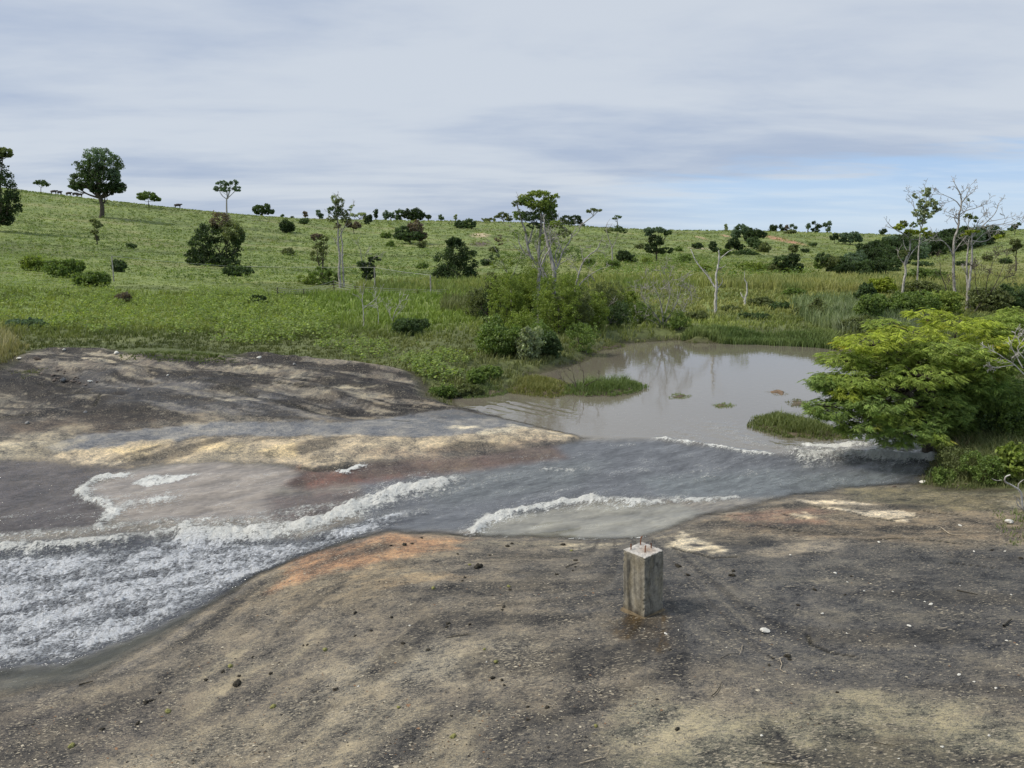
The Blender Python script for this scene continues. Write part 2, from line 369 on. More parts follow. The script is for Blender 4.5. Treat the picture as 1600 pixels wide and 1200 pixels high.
BARK_D = make_bark('bark_dark', (0.05, 0.04, 0.03), (0.13, 0.11, 0.085)); BARK_P = make_bark('bark_pale', (0.20, 0.18, 0.155), (0.46, 0.43, 0.385))
BARK_W = make_bark('bark_bleached', (0.30, 0.275, 0.24), (0.60, 0.57, 0.52))

# ---------------------------------------------------------------- ground sheet and water
def build_ground():
    yy = [-2.5 + i * 0.45 for i in range(12)]          # distance row origin at y=-8
    rows = list(np.linspace(1.5, 12.0, 24)); r = 12.0
    while r < 44: r *= 1.0030; rows.append(r)
    while r < 130: r *= 1.0062; rows.append(r)
    while r < 560: r *= 1.012; rows.append(r)
    while r < 3500: r *= 1.10; rows.append(r)
    rows = np.array(rows); Y = rows - 8.0
    uc = np.linspace(-0.56, 0.56, 860)
    uo = 0.56 + np.cumsum(0.0013 * 1.12 ** np.arange(1, 44)); uo = uo[uo < 3.0]
    U = np.r_[-uo[::-1], uc, uo]
    gx = (U[None, :] * rows[:, None]); gy = np.repeat(Y[:, None], len(U), 1)
    nr, nc = gx.shape; x = gx.ravel(); y = gy.ravel()
    z, W, dw, rk, pond, dp = height(x, y, 'all')
    near = y < 50
    # ---- colours
    N = len(x)
    big = fbm(x * .12, y * .12, 4, 61); mid = fbm(x * .5, y * .7, 4, 63); fine = fbm(x * 2.5, y * 3.5, 3, 65)
    wxx = x + 0.28 * fbm(x * 1.1, y * 1.4, 4, 71) + 0.13 * fbm(x * 5, y * 7, 4, 73)
    wyy = y + 0.28 * fbm(x * 1.1, y * 1.4, 4, 81) + 0.13 * fbm(x * 5, y * 7, 4, 83)
    col = np.zeros((N, 3), np.float32)
    green = np.array([0.125, 0.168, 0.045]); green2 = np.array([0.21, 0.25, 0.075]); soil = np.array([0.12, 0.085, 0.05])
    k = np.clip(0.5 + 1.3 * mid + 1.3 * big + .5 * fbm(x * .03, y * .03, 3, 67), 0, 1)[:, None]
    col[:] = green * (1 - k) + green2 * k; col *= (1 - .30 * sstep(fbm(x * .018 + 3, y * .045, 4, 601), .02, .30))[:, None]; dry_ = (sstep(fbm(x * .03 + 9, y * .07, 4, 603), .12, .38) * .55 * sstep(y, 60, 90))[:, None]; col = col * (1 - dry_) + np.array([.25, .24, .11]) * dry_
    nb_ = (1 - sstep(y, 32, 44))[:, None] * .8; col = col * (1 - nb_) + (np.array([.085, .095, .036]) * (1 - k) + np.array([.13, .14, .055]) * k) * nb_
    marsh = sstep(x / np.maximum(y, 1), -0.02, 0.12) * sstep(y, 60, 80) * (1 - sstep(y, 150, 200))
    col = col * (1 - marsh[:, None] * .6) + np.array([0.20, 0.20, 0.06]) * marsh[:, None] * .6
    streak = fbm(x * .9 + y * .3, y * 5.5, 4, 301); fine2 = fbm(x * 7, y * 10, 3, 303)
    rockc = np.array([0.165, 0.143, 0.113]) * (1 + 0.25 * mid[:, None] + 0.18 * fine[:, None]) + 0 * x[:, None]
    wet = np.zeros(N, np.float32); fleck = np.full(N, 0.35, np.float32)
    def paint(pts, rgb, soft=0.35, amt=1.0, w_=None, f_=None, brk=0.0, seed=1):
        nonlocal rockc, wet, fleck
        P = poly_w(pts); m = sdist(wxx, wyy, P, 1.5); m = np.where(m < 1.45, m + .5 * min(1, soft * 4) * (streak * .45 + fine2 * .25), m); a = sstep(-m, -soft, soft) * amt
        if brk: a = a * sstep(fbm(x * .9 * brk, y * 2.0 * brk, 4, seed), -0.22, 0.12)
        a = a.astype(np.float32); rockc = rockc * (1 - a[:, None]) + np.array(rgb) * (1 + 0.25 * mid[:, None] + .2 * fine[:, None]) * a[:, None]
        if w_ is not None: wet = wet * (1 - a) + w_ * a
        if f_ is not None: fleck = fleck * (1 - a) + f_ * a
    DARK = (0.072, 0.070, 0.068); DBR = (0.075, 0.060, 0.048); TAN = (0.33, 0.27, 0.185); PALE = (0.47, 0.40, 0.28); YEL = (0.44, 0.36, 0.25)
    GREY = (0.15, 0.148, 0.145); ORG = (0.34, 0.19, 0.105); RED = (0.33, 0.15, 0.105); OLV = (0.165, 0.145, 0.085)
    # right and near rock
    paint([(900,840),(1100,840),(1250,838),(1700,850),(1700,1105),(1500,1085),(1300,1110),(1180,1060),(1050,1040),(960,1000),(920,930)], DARK, .5, .85, .1, .25)
    paint([(1150,870),(1350,845),(1620,900),(1620,960),(1400,960),(1200,930)], (0.10,0.095,0.085), .4, .5, brk=.8, seed=5)
    paint([(1330,1000),(1500,1010),(1700,1060),(1700,1090),(1450,1050),(1300,1040)], (0.16,0.14,0.11), .3, .6, brk=.7, seed=6)
    paint([(1000,1110),(1180,1120),(1350,1090),(1500,1110),(1700,1170),(1700,1300),(1100,1300),(950,1160)], (0.25,0.22,0.15), .35, .85, f_=.7)
    paint([(500,1230),(640,1130),(760,1090),(900,1130),(1150,1180),(1300,1240),(700,1290)], (0.075,0.07,0.062), .35, .7)
    paint([(800,890),(880,880),(950,930),(900,960),(840,930)], (0.09,0.088,0.085), .25, .6, brk=.9, seed=8)
    paint([(610,895),(700,905),(700,940),(620,930)], (0.08,0.08,0.08), .2, .55, brk=1, seed=9)
    paint([(430,880),(620,850),(700,870),(560,950),(420,940),(350,960)], (0.21,0.17,0.115), .4, .7, f_=.6)
    paint([(640,1020),(800,1010),(860,1040),(700,1060),(560,1080),(520,1060)], (0.24,0.21,0.16), .3, .7, f_=.9)
    paint([(150,1190),(400,1120),(600,1085),(560,1130),(300,1210),(100,1260)], (0.26,0.225,0.165), .3, .75, f_=1.)
    paint([(-200,1110),(300,1075),(260,1160),(-100,1230)], (0.115,0.10,0.085), .3, .7, f_=.7)
    paint([(470,870),(560,846),(615,834),(690,836),(740,842),(700,858),(640,868),(560,885),(480,905),(420,925)], ORG, .18, .8, .2)
    paint([(560,850),(640,838),(730,846),(690,868),(580,872)], (0.46,0.30,0.175), .15, .6, 0, brk=1.2, seed=17)
    paint([(520,900),(620,885),(720,905),(640,925),(540,920)], (0.34,0.25,0.15), .15, .6, brk=1.2, seed=11)
    paint([(850,850),(1000,848),(1060,838),(1140,828),(1130,845),(1040,856),(900,862)], PALE, .1, .7, brk=.8, seed=13)
    paint([(1050,840),(1085,825),(1130,830),(1120,845),(1140,862),(1090,868),(1045,860)], (0.62,0.53,0.38), .08, .9, brk=1.6, seed=14)
    paint([(1100,812),(1300,790),(1620,770),(1650,850),(1400,850),(1200,840),(1120,835)], (0.20,0.155,0.105), .25, .75, .15, .5)
    paint([(1130,805),(1240,795),(1310,800),(1300,820),(1180,825)], (0.22,0.125,0.09), .15, .6, .3, brk=.9, seed=15)
    paint([(1240,783),(1310,785),(1400,797),(1432,808),(1395,815),(1330,800),(1270,792)], (0.66,0.56,0.41), .05, .95, 0, 0)
    paint([(1225,805),(1255,803),(1285,812),(1258,813)], (0.52,0.43,0.30), .05, .9)
    paint([(1110,830),(1250,840),(1340,850),(1370,860),(1200,868),(1110,862)], (0.33,0.28,0.21), .15, .6, brk=1, seed=16)
    paint([(1550,784),(1620,786),(1620,798),(1570,796)], (0.6,0.52,0.4), .05, .8)
    paint([(1320,762),(1480,764),(1560,775),(1640,780),(1640,800),(1480,800),(1330,785)], OLV, .2, .75, .75, .2)
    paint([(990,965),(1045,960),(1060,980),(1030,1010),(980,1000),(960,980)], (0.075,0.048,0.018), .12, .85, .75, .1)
    # rock under the running water and along its edge
    paint([(470,725),(560,735),(640,735),(700,742),(660,762),(560,770),(480,765)], RED, .12, .9)
    paint([(640,720),(800,712),(860,720),(700,740)], (0.21,0.13,0.10), .15, .6)
    # left rock shoulder: dark weathered folds, pale bands
    paint([(-400,560),(60,545),(300,560),(660,600),(700,640),(300,660),(0,700),(-500,720)], (0.125,0.108,0.09), .3, .85, .1, .3)
    for pts, c_, b_ in (([(0,570),(180,600),(260,640),(200,665),(90,650),(0,640),(-200,640)], (0.05,0.045,0.04), 0),
        ([(100,560),(350,585),(520,640),(600,650),(380,645),(250,600)], (0.055,0.05,0.046), .5),
        ([(330,565),(560,590),(650,620),(560,655),(430,600)], (0.06,0.052,0.045), .4),
        ([(560,580),(665,600),(665,622),(600,618)], (0.07,0.06,0.055), .4),
        ([(0,640),(160,655),(300,668),(100,690),(0,680)], (0.09,0.07,0.055), .5)):
        paint(pts, c_, .3, .85, .1, .1, brk=b_, seed=int(pts[0][0]) + 3)
    paint([(60,552),(130,545),(180,555),(210,568),(140,570),(70,565)], (0.40,0.345,0.25), .15, .8, brk=.8, seed=21)
    paint([(200,570),(360,590),(330,602),(230,590)], (0.28,0.23,0.15), .15, .7, brk=.9, seed=22)
    paint([(330,575),(420,590),(560,630),(640,625),(480,590),(400,570)], (0.34,0.30,0.22), .15, .8, brk=.7, seed=23)
    paint([(320,620),(370,612),(430,635),(340,640)], (0.45,0.40,0.30), .12, .8, brk=1.2, seed=24)
    paint([(175,650),(215,645),(220,660),(180,662)], (0.42,0.36,0.26), .1, .8, brk=1.3, seed=25)
    paint([(120,585),(330,600),(700,655),(640,668),(300,655),(170,640)], (0.12,0.12,0.125), .15, .5, .7, .1, brk=.55, seed=26)
    paint([(0,690),(100,675),(300,668),(440,665),(330,690),(60,720),(-100,740)], (0.36,0.31,0.225), .15, .8, brk=.7, seed=27)
    paint([(580,625),(700,635),(760,650),(720,662),(560,665),(450,662)], (0.21,0.175,0.13), .2, .7, brk=.6, seed=28)
    paint([(60,703),(160,682),(320,668),(560,665),(700,645),(860,662),(780,684),(560,690),(330,690),(150,708)], (0.17,0.168,0.165), .08, .85, .95, .05)
    paint([(70,713),(200,700),(330,695),(500,690),(700,688),(850,668),(906,680),(860,692),(700,708),(560,721),(480,728),(330,722),(240,740),(150,724)], YEL, .08, .93, 0, .4)
    paint([(540,712),(700,704),(860,686),(880,690),(780,703),(640,716)], (0.27,0.205,0.15), .12, .7, .2)
    paint([(680,675),(800,668),(890,678),(780,685)], (0.62,0.54,0.39), .05, .8, brk=1.2, seed=31)
    paint([(150,708),(300,698),(460,695),(470,715),(320,718),(200,722)], (0.60,0.47,0.27), .1, .7, brk=.9, seed=32)
    paint([(0,700),(60,690),(90,705),(0,712),(-100,712)], (0.5,0.43,0.31), .1, .8, brk=1, seed=33)
    ss_ = x * 0.42 + y * 0.91; tt_ = x * 0.91 - y * 0.42; lf = (sstep(-x, -1.5, 1.0) * sstep(y, 16.4, 17.6) * (1 - wet * .6))[:, None]
    st_ = fbm(ss_ * 1.9 + .5 * mid, tt_ * .28, 4, 201)[:, None]; st2 = fbm(ss_ * 5.5, tt_ * .9, 3, 203)[:, None]
    dk_ = np.clip(sstep(-(st_ + .45 * st2), -.09, .04), 0, 1) * lf * .95; rockc = rockc * (1 - dk_) + np.array([.026, .023, .021]) * dk_
    lt_ = sstep(st_ * .7 + st2, .20, .34) * lf * .5; rockc = rockc * (1 - lt_) + np.array([.30, .265, .20]) * lt_
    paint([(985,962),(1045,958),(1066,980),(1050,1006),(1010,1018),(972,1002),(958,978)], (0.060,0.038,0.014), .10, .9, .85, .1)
    paint([(1240,783),(1310,785),(1400,797),(1432,808),(1395,815),(1330,800),(1270,792)], (0.60,0.50,0.36), .04, .8, 0, 0)
    paint([(640,1000),(780,1000),(860,1030),(700,1055),(560,1075),(520,1050)], (0.24,0.215,0.165), .3, .5, f_=.9)
    paint([(1000,1105),(1180,1115),(1350,1085),(1500,1105),(1700,1160),(1700,1300),(1100,1300),(950,1160)], (0.245,0.225,0.155), .35, .5, f_=.5)
    shore = sstep(-np.abs(dw - 0.02), -0.22, 0.0) * (y < 20)
    wet = np.maximum(wet, shore * 0.35 * (dw > -.1))
    nsh = np.full(N, 12., np.float32); mnear = (y < 16) & (y > 2)
    NS = poly_w([(-600,1180),(0,1093),(150,1060),(275,992),(400,905),(560,845),(740,835),(900,840),(1048,830),(1250,775),(1435,757),(1700,765)]); nsh[mnear] = seg_d(x[mnear].astype(np.float32), y[mnear].astype(np.float32), NS, False)
    tl = sstep(x, 1.0, 3.0); al_ = (x * .55 + y * .3) * (1 - tl) + (x * .5 - y * .1) * tl; ac_ = nsh * (1 - tl) + (y + .30 * x) * tl
    bnd = fbm(al_ * .55 + .3 * mid, ac_ * 1.35, 5, 507, .55)
    pl3 = (sstep(bnd, .08, .36) * .55 * mnear * (1 - .6 * tl))[:, None]; rockc = rockc * (1 - pl3) + np.array([.262, .228, .165]) * pl3
    dk3 = (sstep(-bnd, .05, .30) * .72 * mnear + sstep(fbm(x * 4.5, y * 8, 4, 503, .6), .12, .35) * .30 * (y < 12.5))[:, None]; rockc = rockc * (1 - dk3) + np.array([.052, .048, .043]) * dk3
    under = sstep(-dw, 0, .3)[:, None]; rockc = rockc * (1 - .2 * under)
    # cracks and ledges
    for ln, wd in (([(1100,800),(1150,806),(1190,803)], .02), ([(1180,822),(1260,832),(1330,835)], .015), ([(1340,845),(1420,842),(1500,850)], .015), ([(1050,858),(1110,872),(1150,870)], .02), ([(1270,792),(1330,801),(1395,815)], .02), ([(1440,800),(1500,806)], .015), ([(1480,880),(1560,890)], .012), ([(700,1000),(760,990)], .01), ([(300,600),(420,630),(520,650)], .03), ([(60,600),(150,606)], .03), ([(330,585),(450,610),(520,622)], .025), ([(470,730),(500,733),(545,729)], .05), ([(1262,992),(1268,1005),(1295,1020),(1335,1027)], .018), ([(0,650),(50,648)], .03), ([(600,660),(640,665)], .03), ([(660,628),(700,631)], .04),([(1390,813),(1432,808)],.02),([(1225,805),(1258,812)],.02),([(100,610),(160,625),(150,640)],.03),([(80,598),(110,602)],.03)):
        d = sdist(x + .03 * fine, y + .03 * fine, poly_w(ln), .5, False); a = sstep(-d, -wd * 2.2, -wd * .3)[:, None]; rockc = rockc * (1 - a) + np.array([.02, .018, .012]) * a
        z = z - (a[:, 0] * wd * 0.8)
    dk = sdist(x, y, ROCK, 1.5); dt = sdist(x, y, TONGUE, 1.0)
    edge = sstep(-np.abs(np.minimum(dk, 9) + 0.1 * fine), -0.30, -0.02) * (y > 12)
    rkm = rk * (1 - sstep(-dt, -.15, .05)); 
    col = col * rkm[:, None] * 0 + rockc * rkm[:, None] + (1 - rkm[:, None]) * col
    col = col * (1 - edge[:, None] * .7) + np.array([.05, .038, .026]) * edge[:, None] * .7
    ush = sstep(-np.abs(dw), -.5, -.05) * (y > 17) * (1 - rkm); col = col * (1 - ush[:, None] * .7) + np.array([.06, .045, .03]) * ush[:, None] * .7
    # bare earth scars on the far slopes
    for (a, b, rx, ry, c_) in ((1222,375,14,26,(.42,.22,.13)),(750,368,14,14,(.5,.4,.25)),(1095,372,5,10,(.45,.32,.2)),(1095,389,18,8,(.45,.38,.25)),(1133,369,6,8,(.4,.25,.15)),(750,382,16,12,(.10,.07,.06))):
        q = solve(a, b, far)
        if q is None: continue
        m = np.exp(-(((x - q[0]) / (rx * q[1] / F)) ** 2 + ((y - q[1]) / (ry)) ** 2) ** 2)[:, None]; m = np.clip(m * (1 + 1.2 * mid[:, None]), 0, 1); col = col * (1 - m) + np.array(c_) * m
    tg = sstep(-dt, -.2, .1); z = z + 0.07 * tg
    # ---- faces
    idx = np.arange(N).reshape(nr, nc); q = np.stack([idx[:-1, :-1], idx[:-1, 1:], idx[1:, 1:], idx[1:, :-1]], -1).reshape(-1, 4)
    fr = rkm[q].mean(1) > 0.5
    V = np.c_[x, y, z]
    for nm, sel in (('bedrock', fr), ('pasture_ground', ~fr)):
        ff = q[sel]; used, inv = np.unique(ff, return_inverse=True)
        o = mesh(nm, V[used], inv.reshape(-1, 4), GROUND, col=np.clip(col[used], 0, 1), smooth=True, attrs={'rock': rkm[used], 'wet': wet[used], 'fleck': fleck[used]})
        tag(o, kind='structure')
    # ---- water: its own sheet on the same footprint
    CREST = [([(-100,862),(0,858),(60,856),(150,846),(220,838),(292,828)], .085, .9, .09), ([(-100,838),(60,834),(160,826),(260,815),(330,812)], .10, .5, .04), ([(-100,815),(60,812),(150,812)], .10, .3, .02),
     ([(295,838),(350,836),(420,833),(470,826),(520,809),(560,792),(620,771),(680,757)], .16, 1.0, .13), ([(330,820),(400,812),(470,800),(540,800)], .16, .5, .06),
     ([(480,838),(530,830),(590,815),(660,800)], .10, .45, .04),
     ([(190,744),(150,748),(128,764),(136,779),(165,786),(177,800),(166,815),(152,822)], .07, .85, .06), ([(172,800),(210,788),(262,780)], .10, .65, .05),
     ([(742,830),(760,813),(800,801),(868,789),(918,781),(1000,785)], .075, .95, .09), ([(1000,786),(1060,783),(1110,781),(1150,777)], .05, .7, .05), ([(930,776),(1000,774),(1080,777)], .10, .28, .03),
     ([(1030,686),(1080,692),(1120,699),(1160,707),(1205,711)], .045, .8, .05), ([(1250,713),(1330,709),(1400,714),(1470,716)], .14, .85, .10), ([(1262,690),(1300,694),(1332,690)], .07, .95, .02),
     ([(1340,690),(1400,697),(1450,705)], .22, .55, .05), ([(538,737),(548,731),(566,727)], .06, .75, .03), ([(850,733),(895,734)], .05, .6, .02), ([(600,757),(680,750),(740,752)], .14, .42, .03),
     ([(1145,745),(1180,741)], .04, .35, .02), ([(1100,748),(1145,745)], .04, .35, .02), ([(1120,655),(1180,690)], .3, .28, .01), ([(1180,690),(1260,700),(1340,688)], .18, .40, .02), ([(800,716),(860,712)], .05, .3, .02),
     ([(740,640),(800,630)], .2, .0, .03), ([(955,697),(990,694)],.03,.5,.01), ([(1060,668),(1100,690)],.2,.25,.01), ([(560,855),(470,880),(390,915)], .05, .3, .02), ([(700,838),(900,843),(1030,838)], .03, .45, .0)]
    foam = np.zeros(N, np.float32); wave = np.zeros(N, np.float32)
    wsel = (dw < 0.30) & (y < 60)
    xw, yw = x[wsel], y[wsel]
    jx = xw + 0.05 * fbm(xw * 4, yw * 4, 3, 91); jy = yw + 0.07 * fbm(xw * 4, yw * 4, 3, 92)
    fo = np.zeros(len(xw)); wv = np.zeros(len(xw))
    for ln, wd, amt, hh in CREST:
        d = sdist(jx, jy, poly_w(ln), 1.5, False); g = np.exp(-(d / (wd * 1.5)) ** 2); g2_ = np.exp(-(d / (wd * 2.1)) ** 2); fo = np.maximum(fo, amt * np.maximum(g2_, 0.55 * np.exp(-(d / (wd * 4.5)) ** 2))); wv = np.maximum(wv, hh * g)
    DENSE = poly_w([(-300,880),(-200,862),(0,866),(150,855),(290,836),(480,842),(600,802),(650,790),(640,815),(590,832),(480,868),(400,900),(320,945),(230,990),(100,1040),(-300,1065)])
    dd = sdist(jx, jy, DENSE, 1.5); dn = sstep(-dd, -.10, .35)
    blot = fbm(xw * 1.2, yw * 1.6, 3, 95)
    fo = np.maximum(fo, dn * (0.60 + 0.14 * blot)); 
    PATCH = poly_w([(200,756),(232,742),(325,738),(300,744),(272,754),(228,762)]); fo = np.maximum(fo, sstep(-sdist(jx, jy, PATCH, 1), -.04, .08) * 0.95)
    LP = poly_w([(130,765),(190,740),(330,725),(480,735),(560,760),(540,790),(420,820),(250,820),(170,810)]); lp = sstep(-sdist(jx, jy, LP, 1), -.1, .2)
    fo = np.maximum(fo, lp * (0.12 + .15 * blot)); 
    LW = poly_w([(-300,800),(0,790),(170,800),(150,822),(-300,840)]); fo = np.maximum(fo, sstep(-sdist(jx, jy, LW, 1), -.3, .3) * .24)
    SL = poly_w([(600,760),(900,700),(1450,722),(1440,752),(1200,780),(900,780),(740,800),(600,800)]); fo = np.maximum(fo, sstep(-sdist(jx, jy, SL, 1), -.2, .2) * (.19 + .10 * blot))
    fo = fo * sstep(-dw[wsel], 0.0, 0.06); foam[wsel] = np.clip(fo, 0, 1)
    s_ = 0.93 * xw + 0.37 * yw; t_ = -0.37 * xw + 0.93 * yw
    tex = fbm(s_ * 2.2, t_ * 6.0, 4, 97, .6)
    tex2 = fbm(s_ * 1.1 + .5 * tex, t_ * 3.0, 4, 103, .6); run = 1 - pond[wsel]
    tex4 = fbm(s_ * 6.5, t_ * 27.0, 3, 105, .75)
    fo = np.clip(fo * (.9 + .8 * tex2 * (fo > .1)) + .45 * tex4 * sstep(fo, .12, .5) * (1 - dn) + dn * (.16 * tex + .08 * tex2 + .50 * tex4) + run * .42 * np.clip(tex2 + .5 * tex + .4 * tex4 - .10, 0, 1), 0, 1) * sstep(-dw[wsel], 0.0, 0.06); foam[wsel] = fo
    dW = wv * (0.8 + 0.9 * fbm(xw * 3, yw * 4, 3, 98)) + 0.075 * dn * tex + 0.03 * dn * tex4 + 0.06 * fo * fbm(xw * 6, yw * 8, 3, 99) + 0.026 * run * tex2
    dW = dW * sstep(-dw[wsel], -0.02, 0.25)
    rip = np.exp(-(sdist(xw, yw, poly_w([(745,640),(790,632),(850,640)]), 1.5, False) / .45) ** 2)
    dW = dW + rip * 0.010 * np.sin((t_ * 0.4 + s_) * 16 + 2 * tex)
    ww = W.copy(); ww[wsel] += dW
    # tint of the turbid water / thin sheet over rock
    wc = np.zeros((N, 3), np.float32); al = np.ones(N, np.float32); rp = np.full(N, .5, np.float32)
    tint = np.tile(np.array([0.175, 0.152, 0.115]), (len(xw), 1)); a_ = np.full(len(xw), .97); r_ = np.where(pond[wsel] > .5, .06, .45)
    def tp(pts, rgb, al_, rp_, soft=.2, amt=1.0):
        nonlocal tint, a_, r_
        m = (sstep(-sdist(jx, jy, poly_w(pts), 1.2), -soft, soft) * amt)
        tint = tint * (1 - m[:, None]) + np.array(rgb) * m[:, None]; a_ = a_ * (1 - m) + al_ * m; r_ = r_ * (1 - m) + rp_ * m
    tp([(560,740),(880,690),(1030,687),(1210,711),(1470,717),(1450,757),(1250,775),(1100,780),(920,782),(745,830),(600,832),(560,800)], (0.10,0.103,0.106), .93, .4)
    tp([(620,745),(800,725),(950,720),(900,760),(700,790)], (0.12,0.13,0.125), .9, .5, .3, .7)
    tp([(1000,745),(1200,735),(1420,735),(1380,760),(1180,778),(1040,778)], (0.13,0.145,0.14), .9, .5, .3, .7)
    tp([(745,834),(770,812),(930,785),(1060,788),(1100,800),(1050,832),(1000,843),(740,843)], (0.24,0.225,0.175), .9, .15, .12)
    tp([(560,722),(860,690),(880,715),(640,745),(470,765),(380,740)], (0.19,0.125,0.10), .35, .3, .2)
    tp([(-300,735),(60,715),(230,724),(150,748),(128,765),(140,782),(175,800),(160,822),(0,836),(-300,850)], (0.13,0.112,0.105), .6, .55, .15)
    tp([(130,765),(190,740),(330,722),(480,735),(420,770),(500,790),(420,815),(250,815),(170,808)], (0.27,0.23,0.185), .93, .25, .15)
    tp([(420,775),(560,765),(560,785),(480,820),(420,815)], (0.13,0.10,0.082), .8, .5, .2)
    tp([(-300,868),(290,836),(480,842),(600,802),(640,815),(480,868),(320,945),(230,990),(100,1040),(-300,1065)], (0.082,0.085,0.092), .96, .9, .15)
    tp([(-300,1060),(100,1040),(230,990),(330,940),(420,890),(560,840),(620,832),(480,880),(330,965),(200,1040),(0,1100),(-300,1120)], (0.15,0.148,0.115), .4, .2, .1)
    tint = tint * (1 + np.clip(.8 * tex2 + .3 * tex, -.45, .7) * run)[:, None]
    edgef = sstep(-dw[wsel], 0.0, 0.16 + 0.15 * (pond[wsel] < .5))
    al[wsel] = np.clip(a_ * edgef, 0, 1); wc[wsel] = tint; rp[wsel] = r_
    dnn = np.zeros(N); dnn[wsel] = dn
    st = np.zeros((N, 3)); st[wsel] = np.c_[s_, t_, 0 * s_]
    keep = (dw[q].max(1) < 0.28) & (y[q].max(1) < 60)
    ff = q[keep]; used, inv = np.unique(ff, return_inverse=True)
    V2 = np.c_[x, y, ww]
    o = mesh('water', V2[used], inv.reshape(-1, 4), WATERM, col=wc[used], smooth=True, attrs={'foam': foam[used], 'dense': dnn[used], 'alpha': al[used], 'ripple': rp[used], 'st': st[used]})
    tag(o, kind='structure')
build_ground()
# ---------------------------------------------------------------- vegetation builders
def unit(v): return v / (np.linalg.norm(v, axis=-1, keepdims=True) + 1e-9)
def rdir(n): return unit(rng.normal(size=(n, 3)))
class Leaves:
    def __init__(s): s.v = []; s.c = []; s.k = 0; s.f = []
    def add(s, c, d, n, L, W, col):
        """leaf blades: centre c, tip direction d, normal n"""
        n_ = len(c); L = np.broadcast_to(np.asarray(L, float).reshape(-1, 1), (n_, 1)); W = np.broadcast_to(np.asarray(W, float).reshape(-1, 1), (n_, 1))
        d = unit(d); sd_ = unit(np.cross(n, d)); nn = np.cross(d, sd_)
        v = np.stack([c - d * L * .5, c + sd_ * W * .5 + d * L * .05, c + d * L * .5 - nn * L * .12, c - sd_ * W * .5 + d * L * .05], 1)
        s.v.append(v.reshape(-1, 3)); s.f.append(np.arange(n_ * 4).reshape(-1, 4) + s.k); s.k += n_ * 4
        s.c.append(np.repeat(np.broadcast_to(col, (n_, 3)), 4, axis=0))
    def blades(s, base, up, lean, H, W, col, tipcol=None):
        """grass blades: two-segment bent blades (quad + folded tip as one quad strip)"""
        n_ = len(base); H = H.reshape(-1, 1); W = np.broadcast_to(np.asarray(W, float).reshape(-1, 1), (n_, 1))
        side = unit(np.cross(lean + [[1e-4, 0, 0]], [0, 0, 1.0])); a = rng.uniform(0, 6.28, n_)[:, None]
        side = np.c_[np.cos(a), np.sin(a), np.zeros(n_)]
        mid = base + np.array([0, 0, 1.0]) * H * .6 + lean * H * .22; tip = base + np.array([0, 0, 1.0]) * H + lean * H * .75
        v = np.stack([base - side * W * .5, base + side * W * .5, mid + side * W * .4, tip, mid - side * W * .4], 1)
        s.v.append(v.reshape(-1, 3)); k = np.arange(n_)[:, None] * 5 + s.k
        s.f.append(np.concatenate([k + [[0, 1, 2, 4]]])); s.t = getattr(s, 't', []); s.t.append(k + [[4, 2, 3]]); s.k += n_ * 5
        c = np.repeat(np.broadcast_to(col, (n_, 3))[:, None], 5, 1).copy()
        if tipcol is not None: c[:, 3] = tipcol
        s.c.append(c.reshape(-1, 3))
    def build(s, name, mat, parent=None):
        fs = [np.concatenate(s.f)]
        if getattr(s, 't', None): fs.append(np.concatenate(s.t))
        return mesh(name, np.concatenate(s.v), fs, mat, parent, col=np.clip(np.concatenate(s.c), 0, 1))
class Tubes:
    def __init__(s): s.v = []; s.f = []; s.k = 0
    def add(s, pts, rad, sides=6):
        pts = np.asarray(pts, float); n = len(pts); rad = np.broadcast_to(rad, n)
        tg = np.gradient(pts, axis=0); tg = unit(tg); ref = np.array([0.3, 1, 0.1]) if abs(tg[0][1]) < .9 else np.array([1, 0, 0.2])
        a = unit(np.cross(tg, ref)); b = np.cross(tg, a); th = np.arange(sides) / sides * 2 * np.pi
        ring = pts[:, None] + rad[:, None, None] * (np.cos(th)[None, :, None] * a[:, None] + np.sin(th)[None, :, None] * b[:, None])
        s.v.append(ring.reshape(-1, 3)); i = np.arange(n - 1)[:, None] * sides; j = np.arange(sides)[None]; j2 = (j + 1) % sides
        s.f.append((np.stack([i + j, i + j2, i + sides + j2, i + sides + j], -1).reshape(-1, 4)) + s.k); s.k += n * sides
    def build(s, name, mat, parent=None):
        return mesh(name, np.concatenate(s.v), np.concatenate(s.f), mat, parent, smooth=True)
def curve(pts, n=8, wob=0.0):
    """smooth path through points"""
    P = np.asarray(pts, float); m = len(P)
    if m == 2: out = P[0] + (P[1] - P[0]) * np.linspace(0, 1, n)[:, None]
    else:
        out = []
        for i in range(m - 1):
            p0, p1, p2, p3 = P[max(i - 1, 0)], P[i], P[i + 1], P[min(i + 2, m - 1)]
            for t in np.linspace(0, 1, n, endpoint=False): out.append(_cr(p0, p1, p2, p3, t))
        out.append(P[-1]); out = np.array(out)
    if wob: w_ = rng.normal(size=out.shape) * wob; w_[0] = 0; out = out + w_
    return out
def grow(T, p, d, L, r, depth, tips, spread=.7, up=.15, nch=3, droop=0.0, wob=.12, sides=5, minr=.0):
    d = unit(d); n = 5; pts = [p]; q = p.copy(); dd = d.copy()
    for i in range(n):
        dd = unit(dd + rng.normal(size=3) * wob + np.array([0, 0, up - droop]) * .35); q = q + dd * L / n; pts.append(q.copy())
    T.add(pts, np.maximum(np.linspace(r, r * .55, n + 1), minr), sides)
    if depth <= 0: tips.append((pts[-1], dd)); return
    for k in range(nch):
        i = rng.integers(2, n + 1) if k else n
        nd = unit(dd + rng.normal(size=3) * spread)
        grow(T, pts[i], nd, L * rng.uniform(.55, .8), r * .55, depth - 1, tips, spread, up, nch, droop, wob, max(3, sides - 1), minr)
    if depth <= 1: tips.append((pts[-1], dd))
